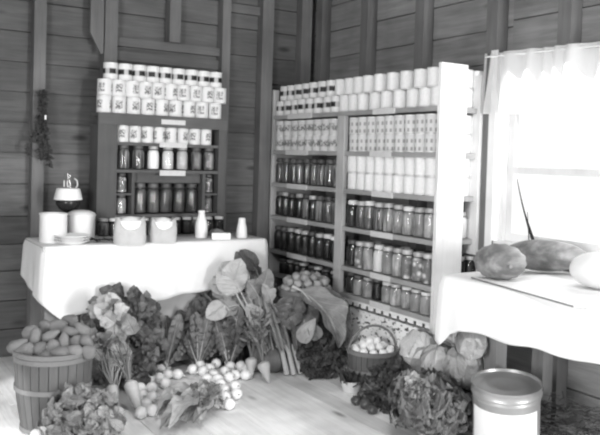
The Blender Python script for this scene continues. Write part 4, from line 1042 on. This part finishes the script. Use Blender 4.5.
# --- lard can
LP = onz(508, 385, .345); LD = dep(LP); LR = 34.2 / FPX * LD
o = thing('lard_can', 'large round tin can with white label at the lower right', 'can', V(LP.x, LP.y, .001)); h = .355
g = G(); g.lathe([(0, 0), (LR * .95, 0), (LR * .97, .006), (LR * .95, .012), (LR * .95, h - .075), (LR * .965, h - .072), (LR * .965, h - .062), (LR * .95, h - .058), (LR * .95, h - .03), (0, h - .03)], 56).build('body', 'tin_body', o)
G().lathe([(LR * .955, h - .050), (LR * 1.0, h - .050), (LR * 1.005, h - .044), (LR * .985, h - .04), (LR * .985, h - .012), (LR * 1.005, h - .008), (LR * 1.005, h), (LR * .975, h), (LR * .955, h - .014), (LR * .7, h - .018), (LR * .66, h - .013), (LR * .4, h - .013), (LR * .36, h - .018), (0, h - .018)], 56).build('lid', 'tin', o)
va = math.atan2(-FW.y, -FW.x) / (2 * PI)
G().lathe([(LR * .953, .06), (LR * .956, .062), (LR * .956, h - .105), (LR * .953, h - .103)], 40, u0=va - .235, u1=va + .13).build('paper_label', 'card', o, smooth=True)
o.rotation_mode = 'QUATERNION'; hx = V(-FW.x, -FW.y, 0).normalized(); ax_ = (V(0, 0, 1).cross(hx) * math.radians(6) + hx * math.radians(3))
o.rotation_quaternion = __import__('mathutils').Quaternion(ax_.normalized(), ax_.length); o.location.z = .001 + LR * math.sin(ax_.length)

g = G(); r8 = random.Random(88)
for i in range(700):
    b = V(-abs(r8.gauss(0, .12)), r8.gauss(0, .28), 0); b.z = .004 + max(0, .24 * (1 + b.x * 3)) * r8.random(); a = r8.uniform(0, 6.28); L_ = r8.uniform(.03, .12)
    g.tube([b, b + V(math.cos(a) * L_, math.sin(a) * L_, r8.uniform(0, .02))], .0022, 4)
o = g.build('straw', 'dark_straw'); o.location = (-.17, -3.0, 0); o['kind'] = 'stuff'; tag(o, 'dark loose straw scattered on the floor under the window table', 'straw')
# the rest of the room, behind and beside the viewer
g = G()
for b in ((-5.2, -.9, -7.53, -7.5, 0, 3.05), (-.9, .06, -7.53, -7.5, 2.15, 3.05)): g.box(*b)
struct('wall_back', g, 'wall_board_x', smooth=False)
g = G()
for b in ((-5.23, -5.2, -7.5, -5.2, 0, 3.05), (-5.23, -5.2, -5.2, -3.9, 2.15, 3.05), (-5.23, -5.2, -3.9, .06, 0, 3.05)): g.box(*b)
struct('wall_side', g, 'wall_board_y', smooth=False)
# ------------------------------------------------------------------ light
w = bpy.data.worlds.new('daylight'); SC.world = w; w.use_nodes = True
bg = w.node_tree.nodes['Background']; bg.inputs[0].default_value = (1, 1, 1, 1); bg.inputs[1].default_value = 1.15
def area(name, P, T, size, power, sy=None):
    l = bpy.data.lights.new(name, 'AREA'); l.energy = power; l.size = size
    if sy: l.shape = 'RECTANGLE'; l.size_y = sy
    o = bpy.data.objects.new(name, l); COL.objects.link(o); o.location = P
    o.rotation_euler = (Vector(T) - Vector(P)).to_track_quat('-Z', 'Y').to_euler(); return o
area('doorway_daylight', (-.4, -7.45, 1.2), (-1.0, 0, 1.1), 1.0, 262, 1.9)
area('side_door_daylight', (-5.15, -4.55, 1.55), (-.4, -1.8, .9), 1.2, 125, 1.1)
area('window_daylight', (.10, -3.0, 1.56), (-1.2, -3.0, .9), 1.35, 10, 1.0)
area('ceiling_fill', (-2.6, -4.2, 2.95), (-2.6, -4.2, 0), 1.2, 66)  # added overhead fill with no fixture, brightens table tops and floor

sl = bpy.data.lights.new('low_sunlight', 'SPOT'); sl.energy = 1100; sl.spot_size = math.radians(9); sl.spot_blend = .35; sl.shadow_soft_size = .03
so = bpy.data.objects.new('low_sunlight', sl); COL.objects.link(so); so.location = (-5.1, -4.6, 2.0)
so.rotation_euler = (onz(-2, 416, 0) - so.location).to_track_quat('-Z', 'Y').to_euler()

# ------------------------------------------------------------------ view
vs_ = SC.view_settings
SC.display_settings.display_device = 'sRGB'
vs_.view_transform = 'Standard'; vs_.look = 'None'; vs_.exposure = 0.0; vs_.gamma = 1; vs_.use_curve_mapping = False
SC.cycles.filter_width = 2.2
SC.cycles.max_bounces = 6; SC.cycles.transparent_max_bounces = 12
